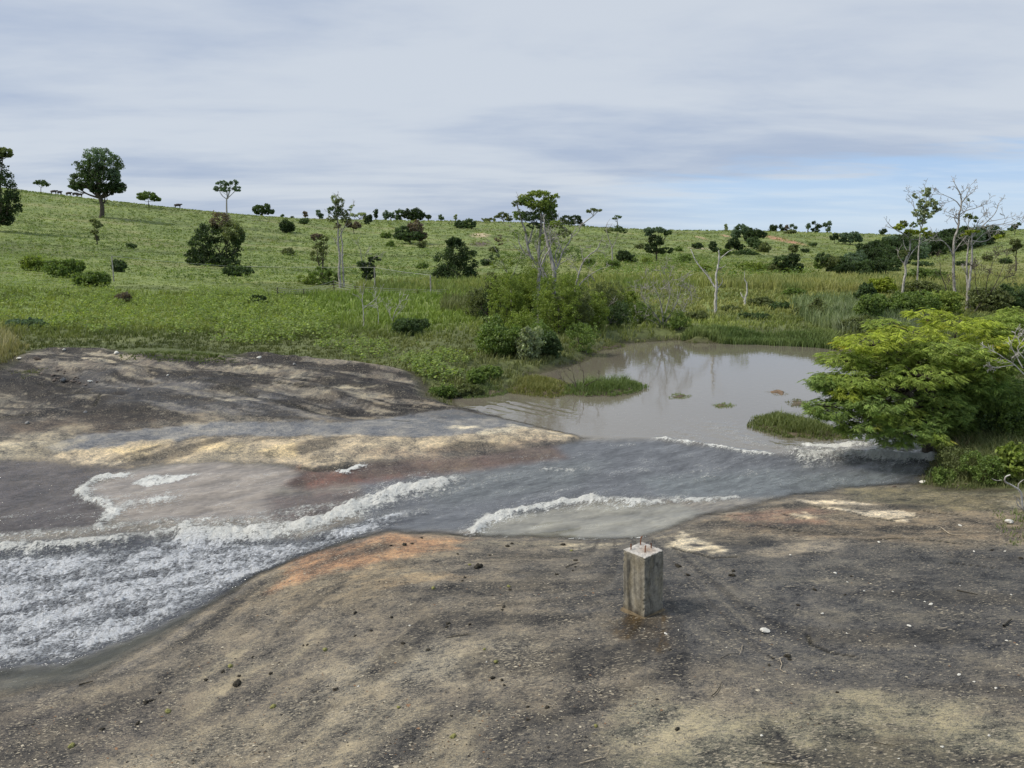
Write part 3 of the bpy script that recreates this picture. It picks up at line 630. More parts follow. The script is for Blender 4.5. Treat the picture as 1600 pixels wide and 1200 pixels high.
def root(name, loc, label, cat, group=None):
    e = bpy.data.objects.new(name, None); COL.objects.link(e); e.location = tuple(loc); e.empty_display_size = .3
    return tag(e, label, cat, group)
PAL = dict(dark=((.024,.042,.014),(.050,.082,.024)), deep=((.030,.052,.020),(.065,.095,.032)), olive=((.06,.075,.028),(.12,.135,.05)), mid=((.065,.105,.025),(.14,.185,.045)),
    lime=((.21,.27,.03),(.38,.42,.06)), pale=((.12,.15,.075),(.24,.26,.16)), brown=((.07,.055,.04),(.13,.105,.075)), bright=((.13,.185,.035),(.25,.30,.06)), blue=((.055,.085,.05),(.10,.14,.085)),
    straw=((.26,.22,.10),(.40,.35,.18)), weed=((.10,.155,.035),(.28,.34,.085)))
def pal(name, n):
    a, b = np.array(PAL[name][0]), np.array(PAL[name][1]); t = rng.beta(1.4, 1.6, n)[:, None]
    return (a * (1 - t) + b * t) * rng.uniform(.8, 1.2, (n, 1)) * ({'dark': 1.2, 'lime': 1.0, 'weed': 1.2, 'bright': 1.15, 'mid': 1.55}.get(name, 1.75))
def clumps(Lv, centers, radii, nleaf, L, W, colname, flat=1.0, droop=0.2, colvar=.25):
    """foliage clumps: leaves on and inside small uneven balls, tilted outward and a little down"""
    for c, r in zip(centers, radii):
        n = max(3, int(rng.poisson(nleaf))); d = rdir(n); rr = r * rng.uniform(.25, 1.08, n)[:, None] ** .6
        off = d * rr * np.array([1, 1, flat]); p = c + off
        out = unit(d * np.array([1, 1, .9]) + rng.normal(size=(n, 3)) * .55 + np.array([0, 0, .25]))
        tip = unit(rng.normal(size=(n, 3)) + d * .6 - np.array([0, 0, droop]))
        k = rng.uniform(1 - colvar, 1 + colvar)
        Lv.add(p, tip, out, L * rng.uniform(.7, 1.3, n), W * rng.uniform(.7, 1.3, n), pal(colname, n) * k)
def lobe_points(c, rx, rz, n, ry=None):
    ry = ry or rx; d = rdir(n); r = rng.uniform(.35, 1.0, n)[:, None] ** .45
    return c + d * r * np.array([rx, ry, rz])
def tree(name, label, base, lobes, cat='tree', group=None, color='dark', Y=None, bark=None, trunk_r=None, n=None, leaf=None, fork=.45, limbs=True, stems=1, gap=1.0, lobe_cols=None, clump=None, leafn=16, flat=.8):
    leafn = int(leafn * 2.1)
    """base: photo pixel of the trunk foot; lobes: (px, py, rx, ry) of crown masses in photo pixels, scaled to the distance"""
    if Y is None:
        q = hit(*base)
        if q is None or q[1] > 430: q = PT(base[0], base[1], 415.0)
        Y = q[1]; x0 = q[0]
    else: x0 = PT(base[0], base[1], Y)[0]
    foot = np.array([x0, Y, gz(x0, Y) - .1]); mpp = Y / F * 1.01
    e = root(name, foot, label, cat, group); bark = bark or BARK_D
    Lv = Leaves(); T = Tubes()
    lb = []
    for i, lo in enumerate(lobes):
        px, py, rx, ry = lo[:4]; dy = rng.uniform(-.5, .5) * rx * mpp if len(lobes) > 1 else 0
        c = PT(px, py, Y + dy); lb.append((c - foot, rx * mpp, ry * mpp))
    H = max(l[0][2] + l[2] for l in lb); tr = trunk_r or H * .028
    if limbs:
        low = min(l[0][2] for l in lb)
        for s_ in range(stems):
            f0 = np.array([(s_ - (stems - 1) / 2) * tr * 2.2, 0, 0]); top = np.array([np.mean([l[0][0] for l in lb]), np.mean([l[0][1] for l in lb]), low]) * np.array([fork, fork, 1])
            top[2] = max(low * .7, H * .16); top[0] += (s_ - (stems - 1) / 2) * tr * 3
            T.add(curve([f0, f0 * .6 + top * .5 + rng.normal(size=3) * tr * .5, top], 5), np.linspace(tr, tr * .62, 11), 7)
            for l in lb[s_::stems]:
                tgt = l[0] + np.array([0, 0, -l[2] * .1]); m_ = top * .45 + tgt * .55 + np.array([0, 0, -.06 * H]) + rng.normal(size=3) * tr
                cv = curve([top * .97, m_, tgt], 4); T.add(cv, np.linspace(tr * .5, tr * .12, len(cv)), 5)
                for _ in range(3):
                    k = rng.integers(2, len(cv)); en = l[0] + rdir(1)[0] * np.array([l[1], l[1], l[2]]) * .75
                    T.add(curve([cv[k], (cv[k] + en) / 2 + rng.normal(size=3) * tr, en], 3), np.linspace(tr * .22, tr * .06, 7), 4)
    cl_r = clump
    for i, (c, rx, rz) in enumerate(lb):
        cr = cl_r * mpp if cl_r else min(max(.30 * min(rx, rz), 2.2 * mpp), 9 * mpp); area = (rx * rz) / (cr * cr)
        k = max(3, int(area * 3.3 * gap)); pts = lobe_points(c, max(rx - cr * .6, .1 * rx), max(rz - cr * .6, .1 * rz), k)
        ls = (leaf or 1.5) * mpp * 1.12
        clumps(Lv, pts, cr * rng.uniform(.7, 1.25, k), leafn, ls * 1.25, ls * .8, (lobe_cols[i] if lobe_cols else color), flat)
    if limbs: T.build('trunk', bark, e)
    Lv.build('crown' if cat == 'tree' else 'foliage', LEAF, e)
    return e
def traced(name, label, base, polys, cat='tree', Y=None, bark=None, group=None, twigs=2, twig_len=.35, leaf_lobes=(), color='olive', leaf=1.6, depthvar=.25, r_px=None, twig_r=.45, ground=True, seedtw=2, spread=.6, leafn=14, gap=1.0, cap=13):
    leafn = int(leafn * 1.6); polys = [(p_, a_ * (.72 if a_ < 5 else 1.), b_ * .72) for p_, a_, b_ in polys]; twig_r *= .8
    """tree with its main limbs traced: polys = list of ([(px,py),...], r0_px, r1_px)"""
    if Y is None: q = hit(*base); Y = q[1]
    x0 = PT(base[0], base[1], Y)[0]
    foot = np.array([x0, Y, gz(x0, Y) - .05]); mpp = Y / F * 1.01; e = root(name, foot, label, cat, group); T = Tubes(); tips = []
    for j, (pl, r0, r1) in enumerate(polys):
        P = np.array([PT(a, b, Y) - foot for a, b in pl]); L = len(P)
        if j == 0 and ground: P[0][2] = min(P[0][2], -.05)
        dv = depthvar * (rng.uniform(-1, 1)) * np.linalg.norm(P[-1] - P[0]) * np.linspace(0, 1, L) ** 1.2; 
        if j: P[:, 1] += dv
        cv = curve(P, 5, .25 * min(r0, 2) * mpp * .5); T.add(cv, np.linspace(r0, r1, len(cv)) * mpp, 8 if r0 > 2 else 6)
        if twigs:
            for k in range(seedtw):
                i = rng.integers(len(cv) // 3, len(cv)); 
                d = unit(cv[i] - cv[max(i - 2, 0)]) + rng.normal(size=3) * .8
                ln = min(np.linalg.norm(P[-1] - P[0]) * twig_len, cap * mpp)
                grow(T, cv[i], d, ln, r1 * mpp * .8, twigs, tips, spread, .1, 3, 0, .16, 4, twig_r * mpp)
            grow(T, cv[-1], cv[-1] - cv[-3], min(np.linalg.norm(P[-1] - P[0]) * twig_len, cap * mpp * .8), r1 * mpp * .8, twigs, tips, spread, .1, 3, 0, .16, 4, twig_r * mpp)
    T.build('trunk', bark or BARK_P, e)
    if leaf_lobes:
        Lv = Leaves()
        for lo in leaf_lobes:
            px, py, rx, ry = lo[:4]; col_ = lo[4] if len(lo) > 4 else color; dens = lo[5] if len(lo) > 5 else 1.0
            c = PT(px, py, Y + rng.uniform(-.4, .4) * rx * mpp) - foot; cr = min(max(.3 * min(rx, ry), 2.2), 7) * mpp
            k = max(3, int(rx * ry * mpp * mpp / (cr * cr) * 3.0 * gap * dens)); pts = lobe_points(c, rx * mpp * .85, ry * mpp * .85, k)
            clumps(Lv, pts, cr * rng.uniform(.7, 1.2, k), leafn, leaf * mpp * 1.3, leaf * mpp * .75, col_, .7)
        Lv.build('crown', LEAF, e)
    return e
def shrub(name, label, px, py, rx, ry, color='mid', group=None, leaf=2.2, Y=None, cat='shrub', stems=6, gap=1.0, leafn=14, bark=None, q=None, clump=None):
    leafn = int(leafn * 1.7)
    """leafy bush: photo pixel of its foot, half width and height in photo pixels"""
    if q is None: q = hit(px, py) if Y is None else np.array([*PT(px, py, Y)[:2], 0])
    foot = np.array([q[0], q[1], gz(q[0], q[1]) - .04]); mpp = q[1] / F * 1.01; e = root(name, foot, label, cat, group)
    T = Tubes(); Lv = Leaves(); R = rx * mpp; H = ry * mpp
    nl = 7; cs = [np.array([0, 0, H * .45])]
    for i in range(nl): a = rng.uniform(0, 6.28); rr = rng.uniform(.3, .72); cs.append(np.array([math.cos(a) * R * rr, math.sin(a) * R * rr * .8, H * rng.uniform(.28, .72)]))
    for i in range(stems):
        t = cs[i % len(cs)] + rng.normal(size=3) * R * .1; T.add(curve([rng.normal(size=3) * np.array([.08, .08, 0]) * R, t * np.array([.5, .5, .6]), t * 1.02], 3), np.linspace(.02, .006, 7) * max(1, q[1] / 35), 4)
    for i, c in enumerate(cs):
        rx_, rz_ = (R * .78, H * .52) if i == 0 else (R * rng.uniform(.34, .5), H * rng.uniform(.26, .40))
        cr = (clump * mpp) if clump else max(min(.3 * min(rx_, rz_), 7 * mpp), 2.5 * mpp); k = max(4, int(rx_ * rz_ / cr ** 2 * 3 * gap)); pts = lobe_points(c, rx_, rz_, k); pts = pts[pts[:, 2] > 0]
        clumps(Lv, pts, cr * rng.uniform(.7, 1.25, len(pts)), leafn, leaf * mpp * 1.3, leaf * mpp * .85, color, .85)
    T.build('stem', bark or BARK_D, e); Lv.build('foliage', LEAF, e); return e

# ---------------------------------------------------------------- grass, weeds and reeds (nobody could count them)
ROCKN = None
def region_pts(n, u0, u1, y0, y1, cond):
    """points on the pasture, evenly spread along sight lines"""
    u = rng.uniform(u0, u1, n); y = np.exp(rng.uniform(math.log(y0), math.log(y1), n)); x = u * y
    z, W, dw, rk, pond, dp = height(x, y, 'all'); dt = sdist(x, y, TONGUE, 1.0)
    k = (dw > .02) & ((rk < .35) | (dt < -.02)); k &= cond(x, y, z, dw)
    return np.c_[x, y, z][k], dw[k]
def pyof(p):
    """photo row and column of points"""
    d = p[:, 1] * CP - (p[:, 2] - CAMH) * SP; up = p[:, 1] * SP + (p[:, 2] - CAMH) * CP
    return 800 + F * p[:, 0] / d, 600 - F * up / d
def lerpc(a, b, t): return np.asarray(a) * (1 - t) + np.asarray(b) * t
def build_grass():
    # near and middle pasture
    for nm, n, u0, u1, y0, y1, nb, hs, wpx in (('grass', 40000, -.95, .95, 11.5, 62, 6, 1.0, 1.5), ('hillside_grass', 42000, -.8, .8, 58, 440, 4, 1.0, 1.3)):
        P, dw = region_pts(n, u0, u1, y0, y1, lambda x, y, z, dw: (x < 0.3 * y) | (y > 13))
        px, py = pyof(P); x, y = P[:, 0], P[:, 1]
        big = fbm(x * .06, y * .06, 3, 161); mid = fbm(x * .35, y * .35, 3, 163)
        t = np.clip(.5 + 1.0 * mid + 1.2 * big + .5 * fbm(x * .03, y * .03, 3, 67), 0, 1)[:, None]
        base = lerpc((.125, .168, .042), (.28, .325, .085), t)
        base = base * (1 - .30 * sstep(fbm(x * .018 + 3, y * .045, 4, 601), .02, .30))[:, None]; dry_ = (sstep(fbm(x * .03 + 9, y * .07, 4, 603), .12, .38) * .55 * sstep(y, 60, 90))[:, None]; base = base * (1 - dry_) + np.array([.31, .30, .13]) * dry_
        if nm == 'grass':
            olive = sstep(py, 500, 545)[:, None]; base = base * (1 - olive * .75) + lerpc((.085, .095, .035), (.14, .145, .06), t) * olive * .75
            straw = (sstep(-px, -60, 0) * sstep(py, 500, 530))[:, None]; base = base * (1 - straw * .6) + np.array([.30, .26, .12]) * straw * .6
            lush = sstep(-np.hypot((px - 620) / 200, (py - 480) / 45), -1.1, -.6)[:, None] * .7; base = base * (1 - lush) + np.array([.19, .27, .05]) * lush
            rgt = (px > 1350)[:, None] & (y < 18)[:, None]; base = np.where(rgt, lerpc((.07, .11, .03), (.15, .2, .06), t), base)
        marsh = (sstep(px, 880, 1000) * sstep(py, 500, 480) * sstep(py, 405, 425))[:, None]; base = base * (1 - marsh * .7) + lerpc((.16, .18, .05), (.27, .26, .09), t) * marsh * .7
        mpp = y / F
        H = (np.where(y < 30, .16, .21) + .12 * np.clip(mid, -1, 1) + .004 * np.maximum(y - 40, 0)) * rng.uniform(.6, 1.4, len(x)) * sstep(dw, -.1, .6) ** .3
        H = np.maximum(H, .07)
        if nm == 'grass': H *= 1 + .6 * (lush[:, 0] if nm == 'grass' else 0) + 1.2 * rgt[:, 0] + .8 * straw[:, 0]; H = np.where((y < 31) & (px < 700), H * .62, H)
        S = Leaves(); N = len(x)
        for b in range(nb):
            a = rng.uniform(0, 6.28, N); r = np.sqrt(rng.uniform(0, 1, N)) * (2.6 * mpp + .04)
            bs = P + np.c_[np.cos(a) * r, np.sin(a) * r * 1.6, -.02 + 0 * a]; ln = rng.normal(size=(N, 3)) * .45; ln[:, 2] = 0; ln[:, 0] += .15
            c = base * (rng.uniform(.65, 1.3, (N, 1)) if nm == 'grass' else rng.uniform(.9, 1.1, (N, 1))); tp = c * np.where(rng.uniform(size=(N, 1)) < .2, np.array([[1.6, 1.4, 1.3]]) if nm == 'grass' else 1.2, 1.12)
            S.blades(bs, None, ln, H * rng.uniform(.7, 1.25, N) * (1 if nm == 'grass' else .30), np.maximum(wpx * mpp * rng.uniform(.7, 1.3, N), .006), c, tp)
        tag(S.build(nm, GRASSM), 'green pasture grass' if nm == 'grass' else None, kind='stuff')
def weeds(name, npl, zones, kind_label):
    S = Leaves()
    for (poly, n, hgt, leafm, coln, m) in zones:
        PW = poly_w_far(poly); lo = PW.min(0); hi = PW.max(0); x = rng.uniform(lo[0], hi[0], n * 3); y = rng.uniform(lo[1], hi[1], n * 3)
        # thin out far points so the cover stays even along the sight lines
        k = (sdist(x, y, PW, 3) < 0.2) & (fbm(x * .45, y * .35, 3, 77) > -.15); x, y = x[k][:n], y[k][:n]
        z, W, dw, rk, _, _ = height(x, y, 'all'); k = (dw > .2) & (rk < .3); x, y, z = x[k], y[k], z[k]; N = len(x); mpp = y / F
        if not N: continue
        h = hgt * rng.uniform(.5, 1.3, N) * (1 + .5 * fbm(x * .7, y * .7, 2, 78)); tone = rng.uniform(.7, 1.25, N)
        for j in range(m):
            f = rng.uniform(.25, 1.0, N); a = rng.uniform(0, 6.28, N); r = (.55 * h) * rng.uniform(.2, 1, N) * (1.15 - .5 * f)
            c = np.c_[x + np.cos(a) * r, y + np.sin(a) * r, z + h * f]; d = np.c_[np.cos(a), np.sin(a), rng.uniform(-.6, .3, N)]
            nrm = np.c_[np.cos(a) * .4, np.sin(a) * .4, np.ones(N)] + rng.normal(size=(N, 3)) * .35
            col = pal(coln, N) * tone[:, None]
            S.add(c, d, nrm, leafm * rng.uniform(.7, 1.3, N), leafm * .7 * rng.uniform(.7, 1.2, N), col)
    return tag(S.build(name, LEAF), kind_label, kind='stuff')
def poly_w_far(pts):
    out = []
    for a, b in pts:
        q = hit(a, b); out.append(q[:2] if q is not None else onz(a, b, 0)[:2])
    return np.array(out)
build_grass()
weeds('weeds', 0, [([(-60,400),(60,398),(140,425),(175,455),(165,490),(60,520),(-60,515)], 3000, .62, .14, 'weed', 11),
    ([(160,455),(300,470),(420,478),(520,515),(420,545),(250,520),(60,520)], 2400, .38, .12, 'weed', 10),
    ([(300,450),(390,455),(470,478),(530,500),(510,530),(400,530),(300,500)], 1300, .6, .13, 'weed', 14),
    ([(520,520),(640,550),(700,585),(760,590),(700,612),(600,570),(500,545)], 420, .28, .09, 'weed', 9),
    ([(640,540),(740,560),(735,600),(660,590)], 200, .25, .09, 'weed', 9)], 'broad-leaved yellow-green weeds')
weeds('hillside_weeds', 0, [([(20,340),(300,380),(600,400),(700,450),(420,450),(200,430),(0,395)], 2600, .6, .26, 'mid', 7),
    ([(400,350),(700,380),(720,430),(500,420)], 900, .7, .32, 'mid', 7), ([(30,300),(250,330),(420,360),(300,400),(100,380),(0,330)], 800, .7, .36, 'mid', 7),
    ([(900,400),(1080,398),(1300,430),(1200,440),(950,440)], 1500, .8, .3, 'mid', 8)], 'low scrubby growth dotted over the hillside')
def reeds(name, label, zones):
    S = Leaves()
    for poly, n, h, wpx, c1, c2 in zones:
        PW = poly_w_far(poly); lo = PW.min(0); hi = PW.max(0)
        u = rng.uniform((PW[:, 0] / PW[:, 1]).min(), (PW[:, 0] / PW[:, 1]).max(), n * 3); y = np.exp(rng.uniform(math.log(lo[1]), math.log(hi[1]), n * 3)); x = u * y
        k = sdist(x, y, PW, 3) < .05 + .25 * fbm(x, y, 2, 7); x, y = x[k][:n], y[k][:n]; z, W = height(x, y, 'all')[:2]; z = np.maximum(z, np.where(y < 60, W - .02, z)); N = len(x)
        t = np.clip(.5 + fbm(x * .25, y * .15, 3, 88) * 1.3, 0, 1)[:, None]; base = lerpc(c1, c2, t) * (1.45 if c1[0] == .07 else 1.1)
        for b in range(4):
            ln = rng.normal(size=(N, 3)) * .3; ln[:, 2] = 0; r = 2.2 * y[:, None] / F; bs = np.c_[x, y, z] + rng.normal(size=(N, 3)) * np.array([1, 1, 0]) * r
            S.blades(bs, None, ln, h * rng.uniform(.55, 1.25, N) * (1 + .25 * (t[:, 0] - .5)), wpx * y / F * rng.uniform(.7, 1.3, N), base * rng.uniform(.65, 1.3, (N, 1)), base * rng.uniform(1.0, 1.6, (N, 1)))
    return tag(S.build(name, GRASSM), label, kind='stuff')
reeds('reeds', 'tall yellow-green marsh reeds', [
    ([(1120,440),(1310,437),(1700,436),(1700,462),(1300,458),(1120,452)], 5200, .8, 1.1, (.13,.17,.05), (.30,.29,.10)),
    ([(560,447),(740,440),(1120,436),(1120,450),(900,460),(700,462),(560,458)], 2200, .8, 1.1, (.12,.17,.04), (.26,.27,.08)),
    ([(690,470),(760,470),(740,490),(690,488)], 300, .7, 1.2, (.07,.08,.03), (.13,.14,.05)),
    ([(1066,532),(1076,522),(1180,522),(1300,524),(1306,546),(1250,542),(1130,537)], 2600, .30, 1.3, (.07,.105,.03), (.17,.20,.07)),
    ([(1240,470),(1330,470),(1420,500),(1300,520),(1250,500)], 900, .6, 1.3, (.09,.13,.05), (.20,.24,.11)),
    ([(1300,480),(1460,480),(1440,520),(1300,525)], 900, .5, 1.3, (.11,.14,.07), (.22,.25,.14))])
# ---------------------------------------------------------------- trees on the skyline and hillside, left to right
SK = 415.0
tree('broadleaf_tree', 'tall dark tree cut off by the left edge of the photo', (-8,352), [(-5,268,24,20),(2,300,28,24),(-10,330,32,24),(16,318,18,18),(-8,240,16,12),(5,238,14,8),(8,340,12,14)], color='dark', Y=165, n=5, leaf=2.2, lobe_cols=['dark']*5+['olive','dark'])
tree('flat_topped_tree', 'tiny flat-topped tree on the ridge between the left-edge tree and the big round tree', (64,297), [(58,286,7,3),(70,288,8,4),(64,284,7,3)], color='deep', Y=318, leaf=1.3)
tree('broadleaf_tree', 'big round-crowned dark tree standing alone on the left ridge', (157,319), [(157,245,24,15),(140,262,22,16),(172,258,20,18),(128,282,20,14),(155,280,30,18),(182,292,15,9),(165,295,26,9),(120,290,12,8),(178,275,12,12),(148,268,18,16)], color='deep', Y=235, leaf=2.0, trunk_r=.75, fork=.3, gap=.95, lobe_cols=['blue','deep','deep','deep','dark','deep','dark','deep','blue','deep'])
tree('low_tree', 'low spreading bush-like tree just right of the big round tree on the ridge', (232,317), [(230,305,14,6),(243,310,9,5),(222,309,8,4)], color='mid', Y=300, leaf=1.6)
tree('umbrella_tree', 'slender pale-trunked tree with an airy umbrella crown on the left ridge', (354,331), [(348,287,11,5),(361,285,12,5),(370,294,7,6),(341,295,7,5),(354,296,10,5)], color='blue', Y=285, bark=BARK_P, leaf=1.6, gap=.5, trunk_r=.35)
tree('broadleaf_tree', 'dark ragged tree on the left slope below the umbrella-crowned tree', (352,428), [(345,345,18,16),(330,365,26,18),(362,362,20,18),(315,385,22,20),(345,390,34,22),(372,372,12,14),(325,408,30,14),(352,412,26,14),(300,402,12,14)], color='dark', Y=118, leaf=2.1, stems=3, fork=.25, gap=1.0, lobe_cols=['brown','dark','olive','dark','dark','deep','dark','dark','dark'])
shrub('scrub_bush', 'dark green scrub at the foot of the ragged tree on the left slope', 375,432, 26,16, 'deep', leaf=2)
tree('low_tree', 'small rounded tree on the skyline left of the tall slim tree', (408,338), [(404,327,10,7),(416,325,8,7),(412,332,14,5),(424,331,5,4)], color='deep', Y=395, leaf=1.6)
tree('spindly_tree', 'small wispy sapling halfway up the left hill', (151,383), [(148,345,8,4),(152,352,8,5),(148,362,7,5),(152,372,5,5)], color='olive', Y=150, leaf=1.5, gap=.6)
shrub('round_bush', 'dense dark round bush on the upper slope left of the tall slim tree', 451,363, 13,18, 'dark', leaf=1.7)
shrub('round_bush', 'small bush on the slope above the dense dark round bush', 474,350, 9,9, 'deep', leaf=1.6)
for a, lab, lob, c_ in (((477,343),'narrow oval tree, left of the oval pair on the skyline beside the slim tree',[(477,335,4.2,6)],'brown'),((499,344),'oval tree, right one of the pair on the skyline left of the tall slim tree',[(497,333,4.5,6),(502,337,4,5)],'blue'),
    ((442,341),'tiny bush-sized tree on the skyline beside the small rounded tree',[(442,337,4,3)],'deep'),((456,344),'tiniest dark tree on the skyline above the dense dark round bush',[(456,340,3,2.5)],'dark'),
    ((561,344),'flat lacy-crowned tree on the skyline right of the tall slim tree',[(553,336,7,3),(565,335,8,3.5),(571,340,6,3)],'pale'),((587,343),'upright oval dark tree on the skyline left of the domed grove',[(587,331,4.5,5.5),(588,337,3.8,4)],'dark'),
    ((576,345),'small dark tree on the skyline beside the upright oval tree',[(577,339,5,4)],'dark'),((602,344),'narrow tree touching the left end of the domed grove',[(603,336,5,8)],'blue'),((612,344),'rounded thin-crowned tree at the left end of the domed grove',[(612,336,6,6)],'blue'),
    ((626,345),'left tree of the dark domed grove on the skyline',[(625,334,10,8),(622,340,8,5)],'deep'),((646,345),'large wide dome-crowned dark tree of the grove on the skyline',[(640,333,12,8),(652,332,12,8),(658,337,8,7),(646,338,16,7)],'dark'),
    ((669,345),'small round tree at the right end of the domed grove',[(669,339,6,4.5)],'dark'),((689,345),'small lone pyramidal tree on the skyline right of the domed grove',[(689,341,6,3.5),(688,337,3,3)],'deep'),
    ((712,345),'upright little grey-green tree on the skyline above the hill bushes',[(712,339,3,5)],'pale'),((765,348),'low spreading tree on the skyline left of the tall feathery tree',[(758,344,7,3),(768,343,8,3)],'olive'),
    ((787,348),'dark flat tree on the skyline touching the tall feathery tree',[(786,336,9,5),(795,341,7,5),(776,338,6,3)],'olive'),((893,354),'wide dark tree on the skyline right of the tall feathery tree',[(884,342,10,6),(898,341,10,5.5),(906,346,5,5),(890,348,12,4)],'dark'),
    ((910,357),'low dark bush-like tree on the skyline beside the wide dark tree',[(910,353,5,3)],'dark'),((863,352),'dark rounded tree behind the feathery crown on the skyline',[(863,337,10,9),(855,343,9,6)],'dark'),
    ((1134,364),'slim pale tree standing alone on the right skyline',[(1134,352,2.6,3),(1135,357,3,4),(1132,361,2.5,2)],'pale'),((1211,363),'left of the two rounded dark trees on the right skyline',[(1209,356,7,6.5),(1207,359,6,4)],'dark'),
    ((1220,363),'right of the two rounded dark trees on the right skyline',[(1221,356,5,6)],'dark'),((1230,363),'brownish thin tree beside the two rounded dark trees',[(1229,356,4,5)],'brown'),
    ((1240,363),'open lacy tree at the right end of the first skyline group on the right',[(1237,353,4,3),(1243,356,4,2.5),(1240,361,5,1.5)],'blue'),((1263,363),'narrow upright tree at the left end of the second skyline group on the right',[(1263,354,4,6.5)],'blue'),
    ((1275,363),'broad dark tree in the middle of the second skyline group on the right',[(1272,348,4,3),(1279,353,6,4),(1274,359,8,4)],'dark'),((1293,363),'tall ragged tree at the right end of the second skyline group on the right',[(1290,351,5,4),(1296,349,3.5,4),(1294,358,4,5)],'blue')):
    tree('skyline_tree', lab, a, lob, color=c_, Y=430 if a[0] < 700 else 425, leaf=1.45, leafn=12, gap=.9, trunk_r=.4)
tree('umbrella_tree', 'taller pale umbrella-crowned tree on the middle skyline', (905,357), [(921,330,7,2.6),(934,329,7,2.6),(928,327,7,2)], Y=400, color='olive', bark=BARK_P, leaf=1.3, gap=.8, fork=1., trunk_r=.35)
tree('umbrella_tree', 'smaller umbrella-crowned tree on the middle skyline', (966,358), [(961,341,4,2),(969,339,5,2),(964,338,4,1.5)], Y=400, color='blue', bark=BARK_P, leaf=1.3, gap=.8, fork=1., trunk_r=.35)
tree('dark_tree', 'dark tree leaning out on the slope just behind the slim twin trunks', (553,361), [(545,350,7,6),(556,352,9,6)], Y=260, color='brown', leaf=1.6)
tree('dark_tree', 'small dark tree on the upper slope below the skyline right of the slim twin trunks', (575,353), [(575,345,7,6),(578,339,4,4),(572,350,6,3)], Y=330, color='dark', leaf=1.6)
tree('hill_tree', 'wide bushy tree with a brownish top on the middle slope', (640,377), [(632,362,16,11),(650,355,14,12),(656,368,12,9),(640,369,24,8),(625,368,11,7)], Y=230, color='deep', leaf=1.9, lobe_cols=['deep','brown','brown','deep','dark'], stems=2)
shrub('hill_bush', 'low green bush just left of the wide brown-topped tree', 604,372, 9,8, 'mid', leaf=1.6)
shrub('hill_bush', 'grey-green bush just below the wide brown-topped tree', 659,387, 8,11, 'olive', leaf=1.6)
tree('hill_tree', 'pair-crowned bushy tree on the slope under the lone pyramidal tree', (728,361), [(718,350,10,7),(734,349,10,8),(728,355,15,6)], Y=330, color='deep', leaf=1.6, stems=2)
tree('round_tree', 'dense round very dark tree in the middle of the pasture', (712,446), [(712,392,22,20),(695,410,20,22),(730,408,19,24),(712,425,34,20),(690,432,16,13),(735,432,14,13),(708,378,13,8)], Y=92, color='dark', leaf=1.9, gap=1.25, stems=2, fork=.2)
# tall slim twin-trunked tree
traced('slim_tree', 'tall slim tree with two pale bare trunks and a small ragged crown', (535,467),
  [([(534,468),(531,440),(530,422),(531,400),(528,378),(529,355),(526,335)],3.4,1.3),([(539,466),(537,440),(535,420),(533,402),(533,385),(530,365)],2.6,1.5),([(530,372),(538,355),(545,340),(549,325)],1.2,.5),([(527,345),(518,335),(510,330)],.8,.3),([(526,338),(524,318),(527,306)],1.1,.4),([(531,360),(545,352),(553,344)],.7,.3)],
  twigs=1, twig_len=.18, seedtw=1, leaf_lobes=[(524,312,8,8,'pale'),(531,318,9,9,'olive'),(522,330,13,8,'deep'),(534,333,13,9,'olive'),(547,325,6,4,'pale',.6),(519,341,10,6,'olive',.8),(541,344,10,6,'olive',.6),(552,322,4,2,'pale',.5),(526,352,9,5,'brown',.5)], leaf=1.5, twig_r=.3, Y=72)
tree('small_tree', 'small spreading green tree left of the slim twin trunks', (508,454), [(498,400,16,12),(500,425,22,10),(482,436,18,9),(520,432,14,10),(505,440,26,7),(500,385,12,9),(495,370,10,7),(506,372,8,6)], Y=78, color='mid', leaf=1.6, gap=.55, lobe_cols=['olive','mid','bright','mid','mid','olive','brown','olive'], fork=.8)
traced('small_tree', 'stunted dark tree with bare dead twigs on top right of the slim twin trunks', (573,460),
  [([(573,461),(571,447),(573,430),(576,415)],2.6,1.2),([(573,430),(566,408),(564,390),(562,384)],1.2,.3),([(575,420),(582,405),(592,400)],1.0,.4),([(574,425),(570,405),(573,395)],.9,.3)], twigs=1, twig_len=.35, leaf_lobes=[(574,418,14,9,'dark',1.3),(584,405,11,5,'dark'),(577,430,13,8,'dark',1.2),(563,412,7,6,'deep')], leaf=1.7, Y=74, bark=BARK_P, twig_r=.3)
